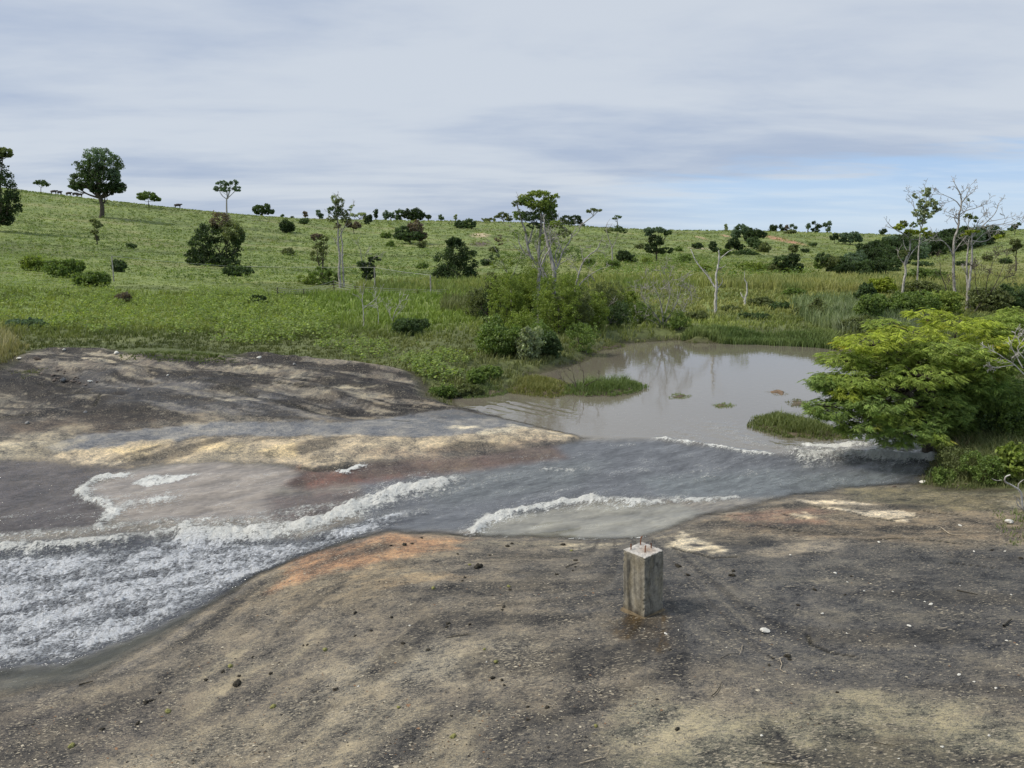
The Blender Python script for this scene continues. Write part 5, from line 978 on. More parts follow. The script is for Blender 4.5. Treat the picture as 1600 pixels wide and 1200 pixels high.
def feather_tree():
    Y0 = 14.6; q = PT(1450, 702, Y0); foot = np.array([q[0], Y0, gz(q[0], Y0) - .15]); mpp = Y0 / F * 1.01
    e = root('feathery_leafed_tree', foot, 'wide low tree with layered feathery bright green leaves leaning over the pond outlet', 'tree')
    T = Tubes(); Lv = Leaves()
    lobes = [(1390,585,50,22,'mid',.3),(1500,605,50,26,'mid',.2),(1340,615,50,22,'bright',-.1),(1430,655,50,20,'mid',-.4),(1310,598,40,18,'bright',-.1),(1285,640,24,12,'mid',-.3),(1390,645,50,20,'bright',-.5),(1450,560,60,20,'bright',.1),(1360,560,50,18,'bright',.2),(1400,684,40,10,'mid',-.6),(1350,670,40,10,'mid',-.4),(1520,590,50,24,'mid',.0),(1480,640,40,20,'mid',-.3),(1585,500,40,20,'bright',.6),(1590,620,40,34,'mid',.5),(1545,535,50,16,'lime',.1),(1420,520,62,12,'lime',0),(1500,506,60,12,'lime',.3),(1565,512,50,16,'bright',.5),(1355,535,50,14,'lime',-.2),(1315,560,40,14,'bright',0),(1400,548,60,14,'bright',.2),(1480,545,60,16,'bright',-.3),(1290,596,30,16,'mid',-.2),(1345,590,56,16,'bright',-.3),(1440,585,60,18,'bright',-.5),(1530,570,55,22,'bright',0),
        (1300,635,38,18,'mid',-.4),(1370,625,55,18,'mid',-.6),(1460,620,46,14,'mid',-.2),(1345,655,46,14,'mid',-.5),(1410,668,44,14,'mid',-.7),(1550,620,50,30,'mid',.3),(1500,660,40,24,'mid',.4),(1575,560,40,24,'mid',.2),(1462,684,22,8,'bright',-.8),(1330,612,30,8,'lime',-.5),(1380,505,30,8,'bright',.4),(1450,490,36,6,'lime',.5),(1520,640,46,30,'deep',.8),(1430,640,50,26,'deep',.7),(1370,600,50,22,'deep',.6),(1470,590,50,24,'deep',.9)]
    tr = .11; top = PT(1446, 600, Y0) - foot
    for k, tx in enumerate(((1448, 602), (1476, 596), (1418, 612))):
        t = PT(tx[0], tx[1], Y0 + (.0, .35, -.3)[k]) - foot; T.add(curve([[.03 * k, 0, -.2], t * [.25, .5, .55], t], 5, .01), np.linspace(tr * (1, .7, .6)[k], tr * .5, 11), 8)
    for (px, py, rx, ry, c_, dy) in lobes:
        c = PT(px, py, Y0 + dy * 1.2) - foot; s0 = PT(1448, 600, Y0) - foot if px < 1470 else PT(1474, 598, Y0 + .35) - foot
        st_ = s0 * rng.uniform(.7, 1); m_ = (st_ + c) / 2 + np.array([0, 0, .12]); T.add(curve([st_, m_, c], 5, .015), np.linspace(.035, .010, 11), 5)
        for _ in range(5):
            en = c + rdir(1)[0] * np.array([rx, rx, ry]) * mpp * .8; T.add(curve([c * .8 + m_ * .2, (c + en) / 2 + rng.normal(size=3) * .04, en], 3), np.linspace(.011, .004, 7), 4)
        n = int(rx * ry * .10) + 14; pts = lobe_points(c, rx * mpp * .95, ry * mpp * .9, n)
        for p in pts:
            m = 8; a = rng.uniform(0, 6.28) + np.arange(m) / m * 6.28 + rng.normal(size=m) * .3; out = unit((p - c) * np.array([1, 1, .3])) * .55
            d = np.c_[np.cos(a), np.sin(a), rng.uniform(-.25, .35, m)] + out; L = rng.uniform(.08, .17, (m, 1))
            tone = rng.uniform(.75, 1.35) * 1.15; col = pal({'deep': 'mid'}.get(c_, c_), m) * tone
            if rng.uniform() < .015: col = col * np.array([1.4, 1.1, .9])
            feather_leaves(Lv, np.repeat(p[None], m, 0) + rng.normal(size=(m, 3)) * .02, d, L, col, 7)
    T.build('trunk', BARK_D, e); Lv.build('crown', LEAF, e)
feather_tree()
traced('bleached_branches', 'tangle of white dead twigs poking from the feathery tree at the right edge', (1575,572), [([(1600,585),(1585,570),(1570,560),(1552,548)],1.4,.6),([(1598,575),(1588,556),(1580,540),(1584,528)],1.3,.5),([(1600,560),(1590,545),(1600,530)],1.2,.5),([(1585,570),(1575,572),(1560,575)],1.,.4)], Y=13.6, ground=False, twigs=2, twig_len=.4, seedtw=3, twig_r=.5, cap=14, bark=BARK_W, cat='branches')
# right bank: tangled grass, leafy plants, dead branch
for a, b, rx, ry, c_, lab, lf in ((1535,690,60,70,'deep','dark undergrowth under the right side of the feathery tree',2.6),(1585,700,50,90,'mid','tall leafy undergrowth at the right edge beside the feathery tree',3.0),(1560,640,50,60,'mid','fine-leaved green bush behind the undergrowth at the right edge',2.4),
    (1500,745,40,56,'olive','tangled grassy bush at the end of the pond outlet',2.2),(1545,752,44,50,'mid','low green bush on the right bank beside the tangled grass',2.6),(1478,754,22,26,'mid','small low plant at the water edge of the right bank',2.6),(1590,752,36,66,'bright','broad-leaved light green plant on the right bank',6.5),(1595,700,28,44,'bright','broad-leaved light green plant higher on the right bank',6.0)):
    shrub('bank_bush', lab, a, b, rx, ry, c_, leaf=lf, gap=.9 if lf < 5 else .5, leafn=14 if lf < 5 else 8)
S = Leaves()
def grass_patch(poly, n, h, w_, c1, c2, lean=.5, zf=None, nb=5):
    PW = poly_w_far(poly) if zf is None else np.array([onz(a, b, 0)[:2] for a, b in poly]); lo = PW.min(0) - .1; hi = PW.max(0) + .1
    x = rng.uniform(lo[0], hi[0], n * 4); y = rng.uniform(lo[1], hi[1], n * 4); k = sdist(x, y, PW, 2) < 0.04 + .12 * fbm(x * 2, y * 2, 2, 5); x, y = x[k][:n], y[k][:n]; N = len(x)
    z = height(x, y) if zf is None else np.full(N, zf)
    d_in = np.clip(-sdist(x, y, PW, 2) / .5, .25, 1)
    for b in range(nb):
        ln = rng.normal(size=(N, 3)) * lean; ln[:, 2] = 0; t = rng.uniform(0, 1, (N, 1)); c = lerpc(c1, c2, t)
        yield np.c_[x, y, z - .02] + rng.normal(size=(N, 3)) * [.03, .03, 0], ln, h * d_in * rng.uniform(.5, 1.3, N), w_ * rng.uniform(.7, 1.3, N), c, c * rng.uniform(1.0, 1.5, (N, 1))
def patch_obj(name, label, kind='stuff', cat=None, group=None, extra=None, **kw):
    L_ = Leaves()
    for spec in kw['specs']:
        for bs, ln, H, W_, c, tp in grass_patch(**spec): L_.blades(bs, None, ln, H, W_, c, tp)
    if extra: extra(L_)
    o = L_.build(name, GRASSM); return tag(o, label, cat, group, kind)
patch_obj('bank_grass', 'long tangled grass on the right bank', specs=[dict(poly=[(1450,757),(1470,700),(1560,680),(1660,680),(1660,765),(1500,765)], n=2300, h=.42, w_=.011, c1=(.09,.12,.04), c2=(.22,.23,.09)),
    dict(poly=[(1470,700),(1530,690),(1560,730),(1500,750),(1460,740)], n=500, h=.5, w_=.009, c1=(.16,.13,.07), c2=(.3,.25,.14), lean=.8), dict(poly=[(1560,800),(1660,800),(1660,860),(1580,850)], n=160, h=.25, w_=.01, c1=(.10,.14,.04), c2=(.2,.24,.08), lean=.7)])
patch_obj('dry_grass', 'pale dry grass clump at the left edge of the rock', specs=[dict(poly=[(-60,585),(20,565),(45,545),(30,528),(-60,520)], n=700, h=.55, w_=.022, c1=(.20,.20,.08), c2=(.42,.36,.19), lean=.35), dict(poly=[(15,580),(60,575),(78,580),(40,590)], n=160, h=.12, w_=.02, c1=(.10,.12,.04), c2=(.2,.2,.08))])
patch_obj('turf_tongue', 'short turf lying on the left rock', specs=[dict(poly=[(185,556),(250,550),(330,553),(368,561),(366,566),(320,567),(250,563),(200,560)], n=900, h=.16, w_=.03, c1=(.08,.11,.03), c2=(.16,.19,.06))])
def islet(name, label, poly, h, n, c1, c2, mud=.06, zf=-.01, w_=.014, cat='grass islet', mudc=(.10,.075,.045)):
    """a grassy mud mound standing in the water"""
    P = np.array([onz(a, b, 0)[:2] for a, b in poly]); c = P.mean(0); nr_ = 9; V = []; Cc = []; na = 48
    # outline resampled by angle
    ang = np.linspace(0, 2 * np.pi, na, endpoint=False); seg = np.r_[P, P[:1]]; tt = np.linspace(0, len(P), na, endpoint=False); oi = tt.astype(int); fr = (tt - oi)[:, None]; O = seg[oi] * (1 - fr) + seg[oi + 1] * fr
    for i in range(nr_):
        f = i / (nr_ - 1); R_ = c + (O - c) * (1.15 - 1.1 * f); nz_ = noise2(R_[:, 0] * 5, R_[:, 1] * 5, 3)
        V.append(np.c_[R_, zf - .12 + (mud + .12) * sstep(np.full(na, f), 0, .45) + .03 * nz_ * min(1, 3 * f)]); Cc.append(np.tile(np.array(mudc), (na, 1)) * (1 + .4 * nz_[:, None]))
    V = np.concatenate(V); i, j = np.meshgrid(np.arange(nr_ - 1), np.arange(na), indexing='ij'); j2 = (j + 1) % na; Fq = np.stack([i * na + j, i * na + j2, (i + 1) * na + j2, (i + 1) * na + j], -1).reshape(-1, 4)
    o3 = np.array([*c, 0.0]); e = root(name, o3, label, cat)
    mesh('mud_base', V - o3, Fq, GROUND, e, col=np.clip(np.concatenate(Cc), 0, 1), smooth=True, attrs={'rock': np.zeros(len(V)), 'wet': np.full(len(V), .4), 'fleck': np.zeros(len(V))})
    if n:
        L_ = Leaves()
        for bs, ln, H, W_, cc, tp in grass_patch(poly, n, h, w_, c1, c2, .5, zf + mud * .5): L_.blades(bs - o3, None, ln, H, W_, cc, tp)
        g = L_.build('grass_tuft', GRASSM, e); g['kind'] = 'stuff'
    return e
islet('grass_islet', 'long grassy islet in the pond beside the feathery tree', [(1172,668),(1182,652),(1215,645),(1250,655),(1290,662),(1325,678),(1338,688),(1290,687),(1230,684),(1195,676)], .24, 1100, (.08,.11,.03), (.19,.22,.07))
islet('grass_islet', 'grassy mud spit with a dark muddy tip ending in the pond', [(880,606),(920,602),(950,600),(985,598),(1008,606),(995,614),(960,620),(915,620),(885,618)], .34, 900, (.08,.12,.03), (.18,.24,.07), .10)
islet('floating_mat', 'reddish-green floating plant mat between the bank and the mud spit', [(780,600),(820,590),(860,592),(890,602),(895,616),(860,622),(800,616)], .2, 1700, (.11,.13,.035), (.25,.24,.07), .08, cat='plant mat')
islet('floating_mat', 'green plant mat along the left pond shore', [(722,612),(760,600),(790,600),(800,612),(770,620),(730,622)], .22, 700, (.09,.13,.04), (.19,.24,.08), .06, cat='plant mat')
islet('grass_tuft', 'small bright grass tuft standing alone in the pond', [(1045,620),(1060,614),(1080,618),(1068,622),(1050,623)], .16, 110, (.12,.17,.05), (.25,.30,.10), .02, cat='grass tuft')
islet('grass_tuft', 'sparse reed tuft with white trash in the pond', [(1115,634),(1128,630),(1145,632),(1140,636),(1120,637)], .22, 70, (.12,.17,.05), (.25,.30,.10), .02, cat='grass tuft')
islet('mud_clump', 'brown debris clump drifting in the pond left of the feathery tree', [(1200,612),(1212,608),(1228,612),(1226,618),(1210,617)], .10, 110, (.14,.12,.05), (.26,.21,.09), .025, cat='debris', mudc=(.14,.09,.05))
islet('mud_clump', 'weedy debris clump under the left end of the feathery tree', [(1232,628),(1245,622),(1262,630),(1250,636),(1236,635)], .16, 140, (.1,.12,.04), (.2,.2,.08), .02, cat='debris')
islet('mud_islet', 'reddish mud mound at the foot of the half-bare shrub', [(1012,527),(1030,522),(1060,523),(1068,528),(1045,532),(1018,532)], .22, 260, (.1,.11,.04), (.2,.21,.08), .07, mudc=(.16,.075,.05), cat='mud islet')
islet('mud_islet', 'dark mud mound at the far end of the wooded bank', [(935,541),(950,536),(972,537),(976,542),(955,547),(938,546)], .26, 320, (.1,.12,.04), (.2,.22,.08), .08, mudc=(.09,.06,.045), cat='mud islet')
traced('drift_branches', 'dark bare brush caught on the mud spit', (905,612), [([(905,616),(900,600),(896,590)],1.2,.5),([(905,614),(915,602),(925,594)],1.1,.4),([(903,614),(893,606),(885,600)],1.1,.4),([(906,612),(912,598),(910,585)],.9,.4)], Y=PT(905,612,20)[1], twigs=0, bark=BARK_D, cat='branches') if False else None
def brush(name, label, px, py, polys, bark=BARK_D, z=0.0, tw=2):
    q = onz(px, py, z) if z is not None else hit(px, py); foot = np.array([q[0], q[1], q[2]]); e = None
    T = Tubes(); tips = []; mpp = q[1] / F
    for pl, r0, r1 in polys:
        P = np.array([PT(a, b, q[1]) - foot for a, b in pl]); P[:, 1] += rng.uniform(-.3, .3) * np.linspace(0, 1, len(P)) * np.linalg.norm(P[-1] - P[0])
        cv = curve(P, 4); T.add(cv, np.linspace(r0, r1, len(cv)) * mpp, 6)
        if tw: grow(T, cv[-2], cv[-1] - cv[-3], np.linalg.norm(P[-1] - P[0]) * .4, r1 * mpp, tw, tips, .6, .1, 3, 0, .15, 4, .25 * mpp)
    o = T.build(name, bark); o.location = tuple(foot); return tag(o, label, 'branches')
brush('drift_brush', 'dark bare brush caught on the mud spit in the pond', 905, 614, [([(905,618),(900,602),(896,588)],1.4,.5),([(905,616),(915,602),(928,594)],1.2,.4),([(903,616),(893,606),(885,598)],1.2,.4),([(906,614),(912,598),(912,583)],1,.4),([(904,616),(897,600),(888,590)],1,.4)])
brush('dead_branch', 'white forked dead branch on the rock at the right edge', 1600, 800, [([(1602,806),(1596,790),(1592,768),(1578,757),(1565,750),(1564,742),(1570,738)],1.8,1.0),([(1592,768),(1590,756),(1597,748)],1.1,.6),([(1565,750),(1558,751),(1550,748)],.7,.3),([(1596,790),(1588,778),(1580,772)],1.,.4),([(1600,798),(1588,788),(1584,778)],1.3,.5)], BARK_W, None, 0)

# ---------------------------------------------------------------- concrete pillar
def concrete_mat():
    m, t, out = newmat('weathered_concrete')
    oc = t.n('ShaderNodeTexCoord').outputs['Object']
    col = attr(t, 'Col', 'Color'); n1 = t.noise(oc, 18, 6, .65); n2 = t.noise(t.mapping(oc, scale=(1, 1, .14)), 16, 5, .6); n3 = t.noise(oc, 160, 3, .6)
    g = t.math('ADD', t.math('MULTIPLY', n1, .9), t.math('ADD', t.math('MULTIPLY', n2, .7), t.math('MULTIPLY', n3, .5))); g = t.ramp(g, .75, 1.35, .45, 1.5, False)
    base = t.mix(1.0, col, t.n('ShaderNodeCombineColor', ins={0: g, 1: g, 2: g}).outputs[0], 'MULTIPLY')
    pit = t.ramp(t.noise(oc, 70, 2, .5), .34, .28); base = t.mix(pit, base, (.05, .045, .035))
    ck = t.noise(oc, 6, 4, .6); ck = t.ramp(t.math('ABSOLUTE', t.math('SUBTRACT', ck, .5)), .006, .0); base = t.mix(t.math('MULTIPLY', ck, .55), base, (.04, .035, .03))
    bs = t.n('ShaderNodeBump', ins={'Strength': .7, 'Distance': .006, 'Height': t.math('SUBTRACT', t.math('ADD', n1, n3), t.math('MULTIPLY', pit, .5))})
    p = t.n('ShaderNodeBsdfPrincipled', ins={'Base Color': base, 'Roughness': .9, 'Normal': bs.outputs[0], 'Specular IOR Level': .2}); t.L.new(p.outputs[0], out.inputs[0]); return m
CONC = concrete_mat()
RUST, t_, o_ = newmat('rusty_steel')
n_ = t_.noise(t_.n('ShaderNodeTexCoord').outputs['Object'], 90, 4, .6)
p_ = t_.n('ShaderNodeBsdfPrincipled', ins={'Base Color': t_.mix(n_, (.10, .035, .015), (.30, .11, .04)), 'Roughness': .85, 'Metallic': .2}); t_.L.new(p_.outputs[0], o_.inputs[0])
def pillar():
    q = hit(1007, 966); S_ = .315; Hh = .735; th = math.radians(39)
    ex = np.array([math.cos(th), math.sin(th), 0]); ey = np.array([-math.sin(th), math.cos(th), 0]); c = q + (ex + ey) * S_ / 2
    e = root('concrete_pillar', (c[0], c[1], q[2] - .03), 'square weathered concrete stub pillar with four rusty rebar ends standing on the rock', 'pillar')
    e.rotation_euler = (0, math.radians(-2.2), th)
    n = 40; nz_ = 90; V = []; Fc = []; C_ = []; h = S_ / 2; bev = .010
    def face(fn, nu, nv, kind):
        k = sum(len(v) for v in V); u, v = np.meshgrid(np.linspace(0, 1, nu), np.linspace(0, 1, nv), indexing='ij'); P = fn(u.ravel(), v.ravel()); V.append(P); i, j = np.meshgrid(np.arange(nu - 1), np.arange(nv - 1), indexing='ij')
        a = i * nv + j; Fc.append(np.stack([a, a + nv, a + nv + 1, a + 1], -1).reshape(-1, 4) + k); C_.append((u.ravel(), v.ravel(), kind))
    def rnd(P):   # noqa   # rounded, slightly worn edges
        Q = P.copy(); inner = np.array([h - bev, h - bev, Hh - bev]); cc = np.clip(Q, [-inner[0], -inner[1], -1], inner); d = Q - cc; L = np.linalg.norm(d, axis=1, keepdims=True)
        Q = np.where(L > 1e-6, cc + d / (L + 1e-9) * np.minimum(L, bev), Q)
        nzv = fbm(Q[:, 0] * 30 + Q[:, 2] * 9, Q[:, 1] * 30 + Q[:, 2] * 23, 3, 5) * .003; ed = np.sort(np.stack([np.abs(np.abs(P[:, 0]) - h), np.abs(np.abs(P[:, 1]) - h), np.abs(P[:, 2] - Hh)], 1), axis=1)[:, 1]; chip = np.exp(-(ed / .016) ** 2) * np.clip(fbm(P[:, 0] * 14 + P[:, 2] * 11, P[:, 1] * 14 + P[:, 2] * 19, 4, 8, .6) - .05, 0, 1) * .045; Q[:, :2] *= 1 - (chip / h)[:, None]; Q[:, 2] -= chip * (P[:, 2] > Hh - .02); return Q * (1 + nzv[:, None] * 4)
    face(lambda u, v: np.c_[(u * 2 - 1) * h, np.full(u.shape, -h), v * Hh], n, nz_, 0)      # faces camera-right
    face(lambda u, v: np.c_[np.full(u.shape, -h), (1 - u * 2) * h, v * Hh], n, nz_, 1)      # faces camera-left
    face(lambda u, v: np.c_[np.full(u.shape, h), (u * 2 - 1) * h, v * Hh], n, nz_, 2)
    face(lambda u, v: np.c_[(1 - u * 2) * h, np.full(u.shape, h), v * Hh], n, nz_, 2)
    face(lambda u, v: np.c_[(u * 2 - 1) * h, (v * 2 - 1) * h, np.full(u.shape, Hh)], n, n, 3)
    cols = []
    for u, v, k in C_:
        c0 = np.tile(np.array([.25, .225, .175]), (len(u), 1)); nn = fbm(u * 5 + k * 7, v * 4, 4, 11 + k)
        c0 = c0 * (1 + .35 * nn[:, None])
        if k == 3:
            c0 = np.tile(np.array([.46, .43, .38]), (len(u), 1)) * (1 + .3 * nn[:, None]); m = np.exp(-((u - .6) ** 2 + (v - .4) ** 2) * 14)[:, None] * .5; c0 = c0 * (1 - m) + np.array([.36, .2, .1]) * m
        elif k == 1:
            for uc, w_, v0, v1, s_ in ((.30, .09, .05, .85, .85), (.22, .05, .2, 1., .5), (.55, .05, .3, .9, .45), (.85, .08, 0, .6, .3), (.08, .06, .0, .7, .4)):
                m = np.exp(-((u - uc + .03 * nn) / w_) ** 2) * sstep(v, v0, v0 + .1) * (1 - sstep(v, v1, v1 + .1)) * s_; c0 = c0 * (1 - m[:, None]) + np.array([.035, .035, .033]) * m[:, None]
        else:
            m = sstep(nn, .05, .35) * .55 + .35 * np.exp(-((u - .35) / .2) ** 2) * sstep(v, .5, .8); m = np.clip(m * 1.35, 0, .85); c0 = c0 * (1 - m[:, None]) + np.array([.09, .085, .072]) * m[:, None]
        foot_dark = (1 - sstep(v + .05 * nn + (.06 * u if k == 0 else 0), .05, .16)) * .8 * (k != 3); c0 = c0 * (1 - foot_dark[:, None]) + np.array([.05, .04, .028]) * foot_dark[:, None]  # side faces go dark brown towards the foot
        wear = np.clip(1 - np.minimum(u, 1 - u) / (.045 + .03 * nn), 0, 1) * (k < 3) * .55 * sstep(v, .12, .3); c0 = c0 * (1 - wear[:, None]) + np.array([.40, .37, .30]) * wear[:, None]
        warm_ = sstep(fbm(u * 3 + 9, v * 3 + k, 3, 77), -.1, .3)[:, None] * .35 * (k < 3); c0 = c0 * (1 - warm_) + np.array([.27, .225, .14]) * warm_
        cols.append(c0)
    body = mesh('body', rnd(np.concatenate(V)), np.concatenate(Fc), CONC, e, col=np.clip(np.concatenate(cols), 0, 1), smooth=True)
    for (x, y, hh, lx) in ((-.09, .10, .062, 0), (.08, .115, .085, .02), (.095, -.03, .055, -.004), (-.035, -.055, .07, .008)):
        T = Tubes(); T.add([(x, y, Hh - .02), (x + lx * .3, y, Hh + hh * .55), (x + lx * .6, y, Hh + hh), (x + lx * 1.6, y, Hh + hh * 1.03)], .0065, 8); T.add([(x + lx * 1.6, y, Hh + hh * 1.03), (x + lx * 1.6 + .001, y, Hh + hh * 1.03 + .0005)], [.0065, .0001], 8); T.build('rebar', RUST, e)
    # low mortar collar at the foot
    T = []; na = 40; ang = np.arange(na) / na * 2 * np.pi; V = []
    for f, zz_ in ((1.28, -.03), (1.2, .030), (1.06, .042), (.9, .045)):
        r = h * f / np.maximum(np.abs(np.cos(ang)), np.abs(np.sin(ang))) ** .8 * (1 + .05 * noise2(np.cos(ang) * 3, np.sin(ang) * 3, 4) * (f > 1)); V.append(np.c_[np.cos(ang) * r, np.sin(ang) * r, np.full(na, zz_)])
    V = np.concatenate(V); i, j = np.meshgrid(np.arange(3), np.arange(na), indexing='ij'); j2 = (j + 1) % na
    mesh('mortar_collar', V, np.stack([i * na + j, i * na + j2, (i + 1) * na + j2, (i + 1) * na + j], -1).reshape(-1, 4), CONC, e, col=np.tile(np.array([.16, .12, .07]), (len(V), 1)), smooth=True)
pillar()

# ---------------------------------------------------------------- stones, droppings, fallen fruit, twigs on the rock
def stone_mat(name, c1, c2, rough=.85):
    m, t, out = newmat(name); oc = t.n('ShaderNodeTexCoord').outputs['Object']; n = t.noise(oc, 30, 5, .65)
    bs = t.n('ShaderNodeBump', ins={'Strength': .6, 'Distance': .004, 'Height': n}); p = t.n('ShaderNodeBsdfPrincipled', ins={'Base Color': t.mix(t.ramp(n, .35, .65), c1, c2), 'Roughness': rough, 'Normal': bs.outputs[0]}); t.L.new(p.outputs[0], out.inputs[0]); return m
WHITE = stone_mat('quartz_stone', (.55, .51, .42), (.80, .77, .68)); BROWN = stone_mat('brown_stone', (.08, .06, .05), (.20, .155, .12)); DUNG = stone_mat('dark_clod', (.012, .010, .006), (.05, .04, .022)); FRUIT = stone_mat('yellow_green_husk', (.13, .13, .04), (.34, .32, .10)); TWIG = stone_mat('dry_twig', (.25, .20, .14), (.5, .42, .3)); GREYS = stone_mat('grey_stone', (.13, .125, .12), (.28, .27, .25))
def ico(sub=2):
    import bmesh
    bm = bmesh.new(); bmesh.ops.create_icosphere(bm, subdivisions=sub, radius=1); v = np.array([x.co[:] for x in bm.verts]); f = np.array([[x.index for x in p.verts] for p in bm.faces]); bm.free(); return v, f
ICV, ICF = ico(3)
def lump_mesh(name, mat, seed, amp=.25, sq=(1, .8, .6), facet=0.0):
    d = ICV.copy(); n = fbm(d[:, 0] * 1.6 + seed * 3.1 + d[:, 2], d[:, 1] * 1.6 + d[:, 2] * 1.3, 3, seed); v = d * (1 + amp * n[:, None])
    if facet:
        for k in range(7): nrm = unit(np.random.default_rng(seed * 9 + k).normal(size=3)); dist = v @ nrm; v = v - np.maximum(dist - facet, 0)[:, None] * nrm
    v = v * np.array(sq); me_o = mesh(name, v, ICF, mat, smooth=not facet); me = me_o.data; bpy.data.objects.remove(me_o); return me
def zone(a, b):
    if a < 500: return 'on the lower left part of the near rock'
    if a < 960: return 'on the middle of the near rock, left of the pillar' if b < 950 else 'on the near rock between the pillar and the bottom edge'
    return 'on the dark rock right of the pillar, level with it' if b < 965 else 'on the dark rock below and right of the pillar'
STONES = [lump_mesh('stone', WHITE, s, .35, (1, .75, .5), .72) for s in (1, 2, 3)]; GST = [lump_mesh('stone', GREYS, s, .35, (1, .8, .5), .7) for s in (4, 5)]; BST = [lump_mesh('stone', BROWN, s, .35, (1, .7, .45), .7) for s in (6, 7)]
CL = [lump_mesh('clod', DUNG, s, 1.3, (1, .75, .5)) for s in (11, 12, 13)]; FR = [lump_mesh('husk', FRUIT, s, 1.0, (1, .7, .6)) for s in (21, 22)]
def place(me, name, px, py, rpx, label, cat, group=None, sink=.25):
    q = hit(px, py); 
    if q is None: return
    r = rpx * np.linalg.norm(q - np.array([0, 0, CAMH])) / F; o = bpy.data.objects.new(name, me); COL.objects.link(o); o.scale = (r, r * random.uniform(.8, 1.1), r * random.uniform(.8, 1.1)); o.rotation_euler = (random.uniform(-.3, .3), random.uniform(-.3, .3), random.uniform(0, 6.28)); o.location = (q[0], q[1], q[2] + r * .5 * (1 - sink)); return tag(o, label, cat, group)
place(STONES[0], 'white_stone', 1195, 988, 8, 'largest white quartz stone on the dark rock right of the pillar', 'stone')
place(STONES[1], 'white_stone', 1040, 991, 3, 'little white stone just in front of the pillar foot', 'stone')
for i, (a, b, r) in enumerate([(1285,960,3.5),(1420,979,3.2),(1305,896,2.6),(1350,924,2),(1454,945,3),(1445,941,2),(1235,868,2.2),(1373,848,2.6),(1573,1002,2.4),(1498,1055,2.8),(1522,1066,2),(1556,1076,2.2),(1323,990,1.6),(1395,925,1.5),(1500,916,1.6),(1324,910,1.5),(1060,985,1.5),(1580,930,2),(1545,1150,2.2),(1472,1168,2.8),(1190,1150,2.2),(1290,1172,1.6),(1404,1186,1.8),(1135,1012,1.4),(1228,988,1.3),(1430,1010,1.4),(1570,862,1.8),(1522,862,1.6),(640,978,1.8),(905,998,1.6),(760,1035,1.8),(560,1073,1.8)]):
    place(STONES[i % 3], 'pebble', a, b, r, 'small white pebble ' + zone(a, b), 'pebble', 'white pebbles scattered over the near rock')
for a, b, r, me, lab in ((182,553,4.5,STONES[1],'white flat stone at the left end of the turf tongue on the left rock'),(30,561,3.5,STONES[2],'small white stone near the dry grass on the left rock'),(58,562,6,BST[0],'dark brown flat stone beside the pale band on the left rock'),(99,596,5.5,GST[0],'dark grey stone in the middle of the left rock'),(141,597,3.5,STONES[0],'small pale angular stone on the left rock'),
    (43,662,3.5,GST[1],'small stone at the far left of the left rock'),(262,587,2.4,STONES[2],'tiny white stone above the dark folds of the left rock'),(390,570,5,BST[1],'brown stone just right of the turf tongue'),(133,645,3,GST[0],'grey pebble below the dark hollow of the left rock'),(217,609,2.8,GST[1],'grey pebble in the middle folds of the left rock'),(100,548,3.5,STONES[0],'pale chip at the grass edge above the left rock'),
    (405,560,4,STONES[1],'pale flat slab where the turf meets the left rock'),(460,570,3,GST[0],'grey stone along the grass edge of the left rock'),(1508,818,5,STONES[1],'white stone at the right edge beneath the dead branch') if False else (1577,818,7,STONES[1],'pale jagged stone near the right edge below the dead branch'),(1441,755,5,STONES[2],'pale stone at the water edge of the right bank'),(1397,761,3,BST[0],'dark stone in the shallow outlet near the right bank'),(1500,822,2.5,STONES[0],'pebble on the tan rock near the right bank'),(1125,636,5,STONES[2],'white piece of trash on the reed tuft')):
    place(me, 'stone', a, b, r, lab, 'stone')
for i in range(26):
    a, b = 60 + random.gauss(45, 22), 583 + random.gauss(8, 6); place(BST[i % 2], 'rubble_stone', a, b, random.uniform(1.5, 3), 'small reddish-brown rubble stone below the turf patch on the left rock', 'stone', 'rubble on the left rock')
place(CL[0], 'dung_clod', 748, 887, 6.5, 'largest dark mossy clod on the near rock left of the pillar', 'clod')
place(CL[1], 'dung_clod', 371, 1070, 6, 'round black clod on the lower left rock', 'clod')
for i, (a, b, r) in enumerate([(612,965,3),(555,958,3.5),(700,975,3.2),(698,980,2.5),(734,976,2.5),(555,994,2.2),(580,986,2.4),(630,1006,3.2),(524,1078,4),(770,1060,4.2),(784,1063,3),(788,1071,2.2),(669,1016,3),(715,866,2.2),(793,854,3.5),(800,850,2.5),(632,852,4),(644,850,2.5),(659,841,2.4),(880,852,3.5),(611,853,2.5),(722,908,2),(797,922,2.8),(765,868,2),(787,949,3),(785,953,2),(726,903,2.4),(869,897,2),(898,876,2.2),(899,886,2),(895,892,2),(1060,886,5),(1075,899,3.5),(1144,900,4.5),(1146,893,3),(901,876,2.4),(870,898,2.5),(228,1098,4),(236,1095,2.5),(215,1131,3.5),(160,1140,3.5),(348,1050,3),(374,1057,2.5),(322,1063,3),(423,1053,3),(480,1008,2.2),(474,1009,1.8),(395,1027,2),(250,1083,2.5),(1047,1016,2.2),(1202,1040,2.6),(1230,1026,4.5),(1234,1031,3),(1207,1029,2),(1273,922,3),(1330,901,1.8),(1247,946,2.5),(1550,860,2.4),(1595,873,3),(855,1106,3),(825,1125,2.8),(825,1105,2.4),(705,1119,2.2),(917,1061,1.8),(1058,1140,3.5),(1308,1082,2.4),(1320,930,2)]):
    place(CL[i % 3], 'clod', a, b, r * .92, 'small dark clod ' + zone(a, b), 'clod', 'dark clods scattered over the near rock')
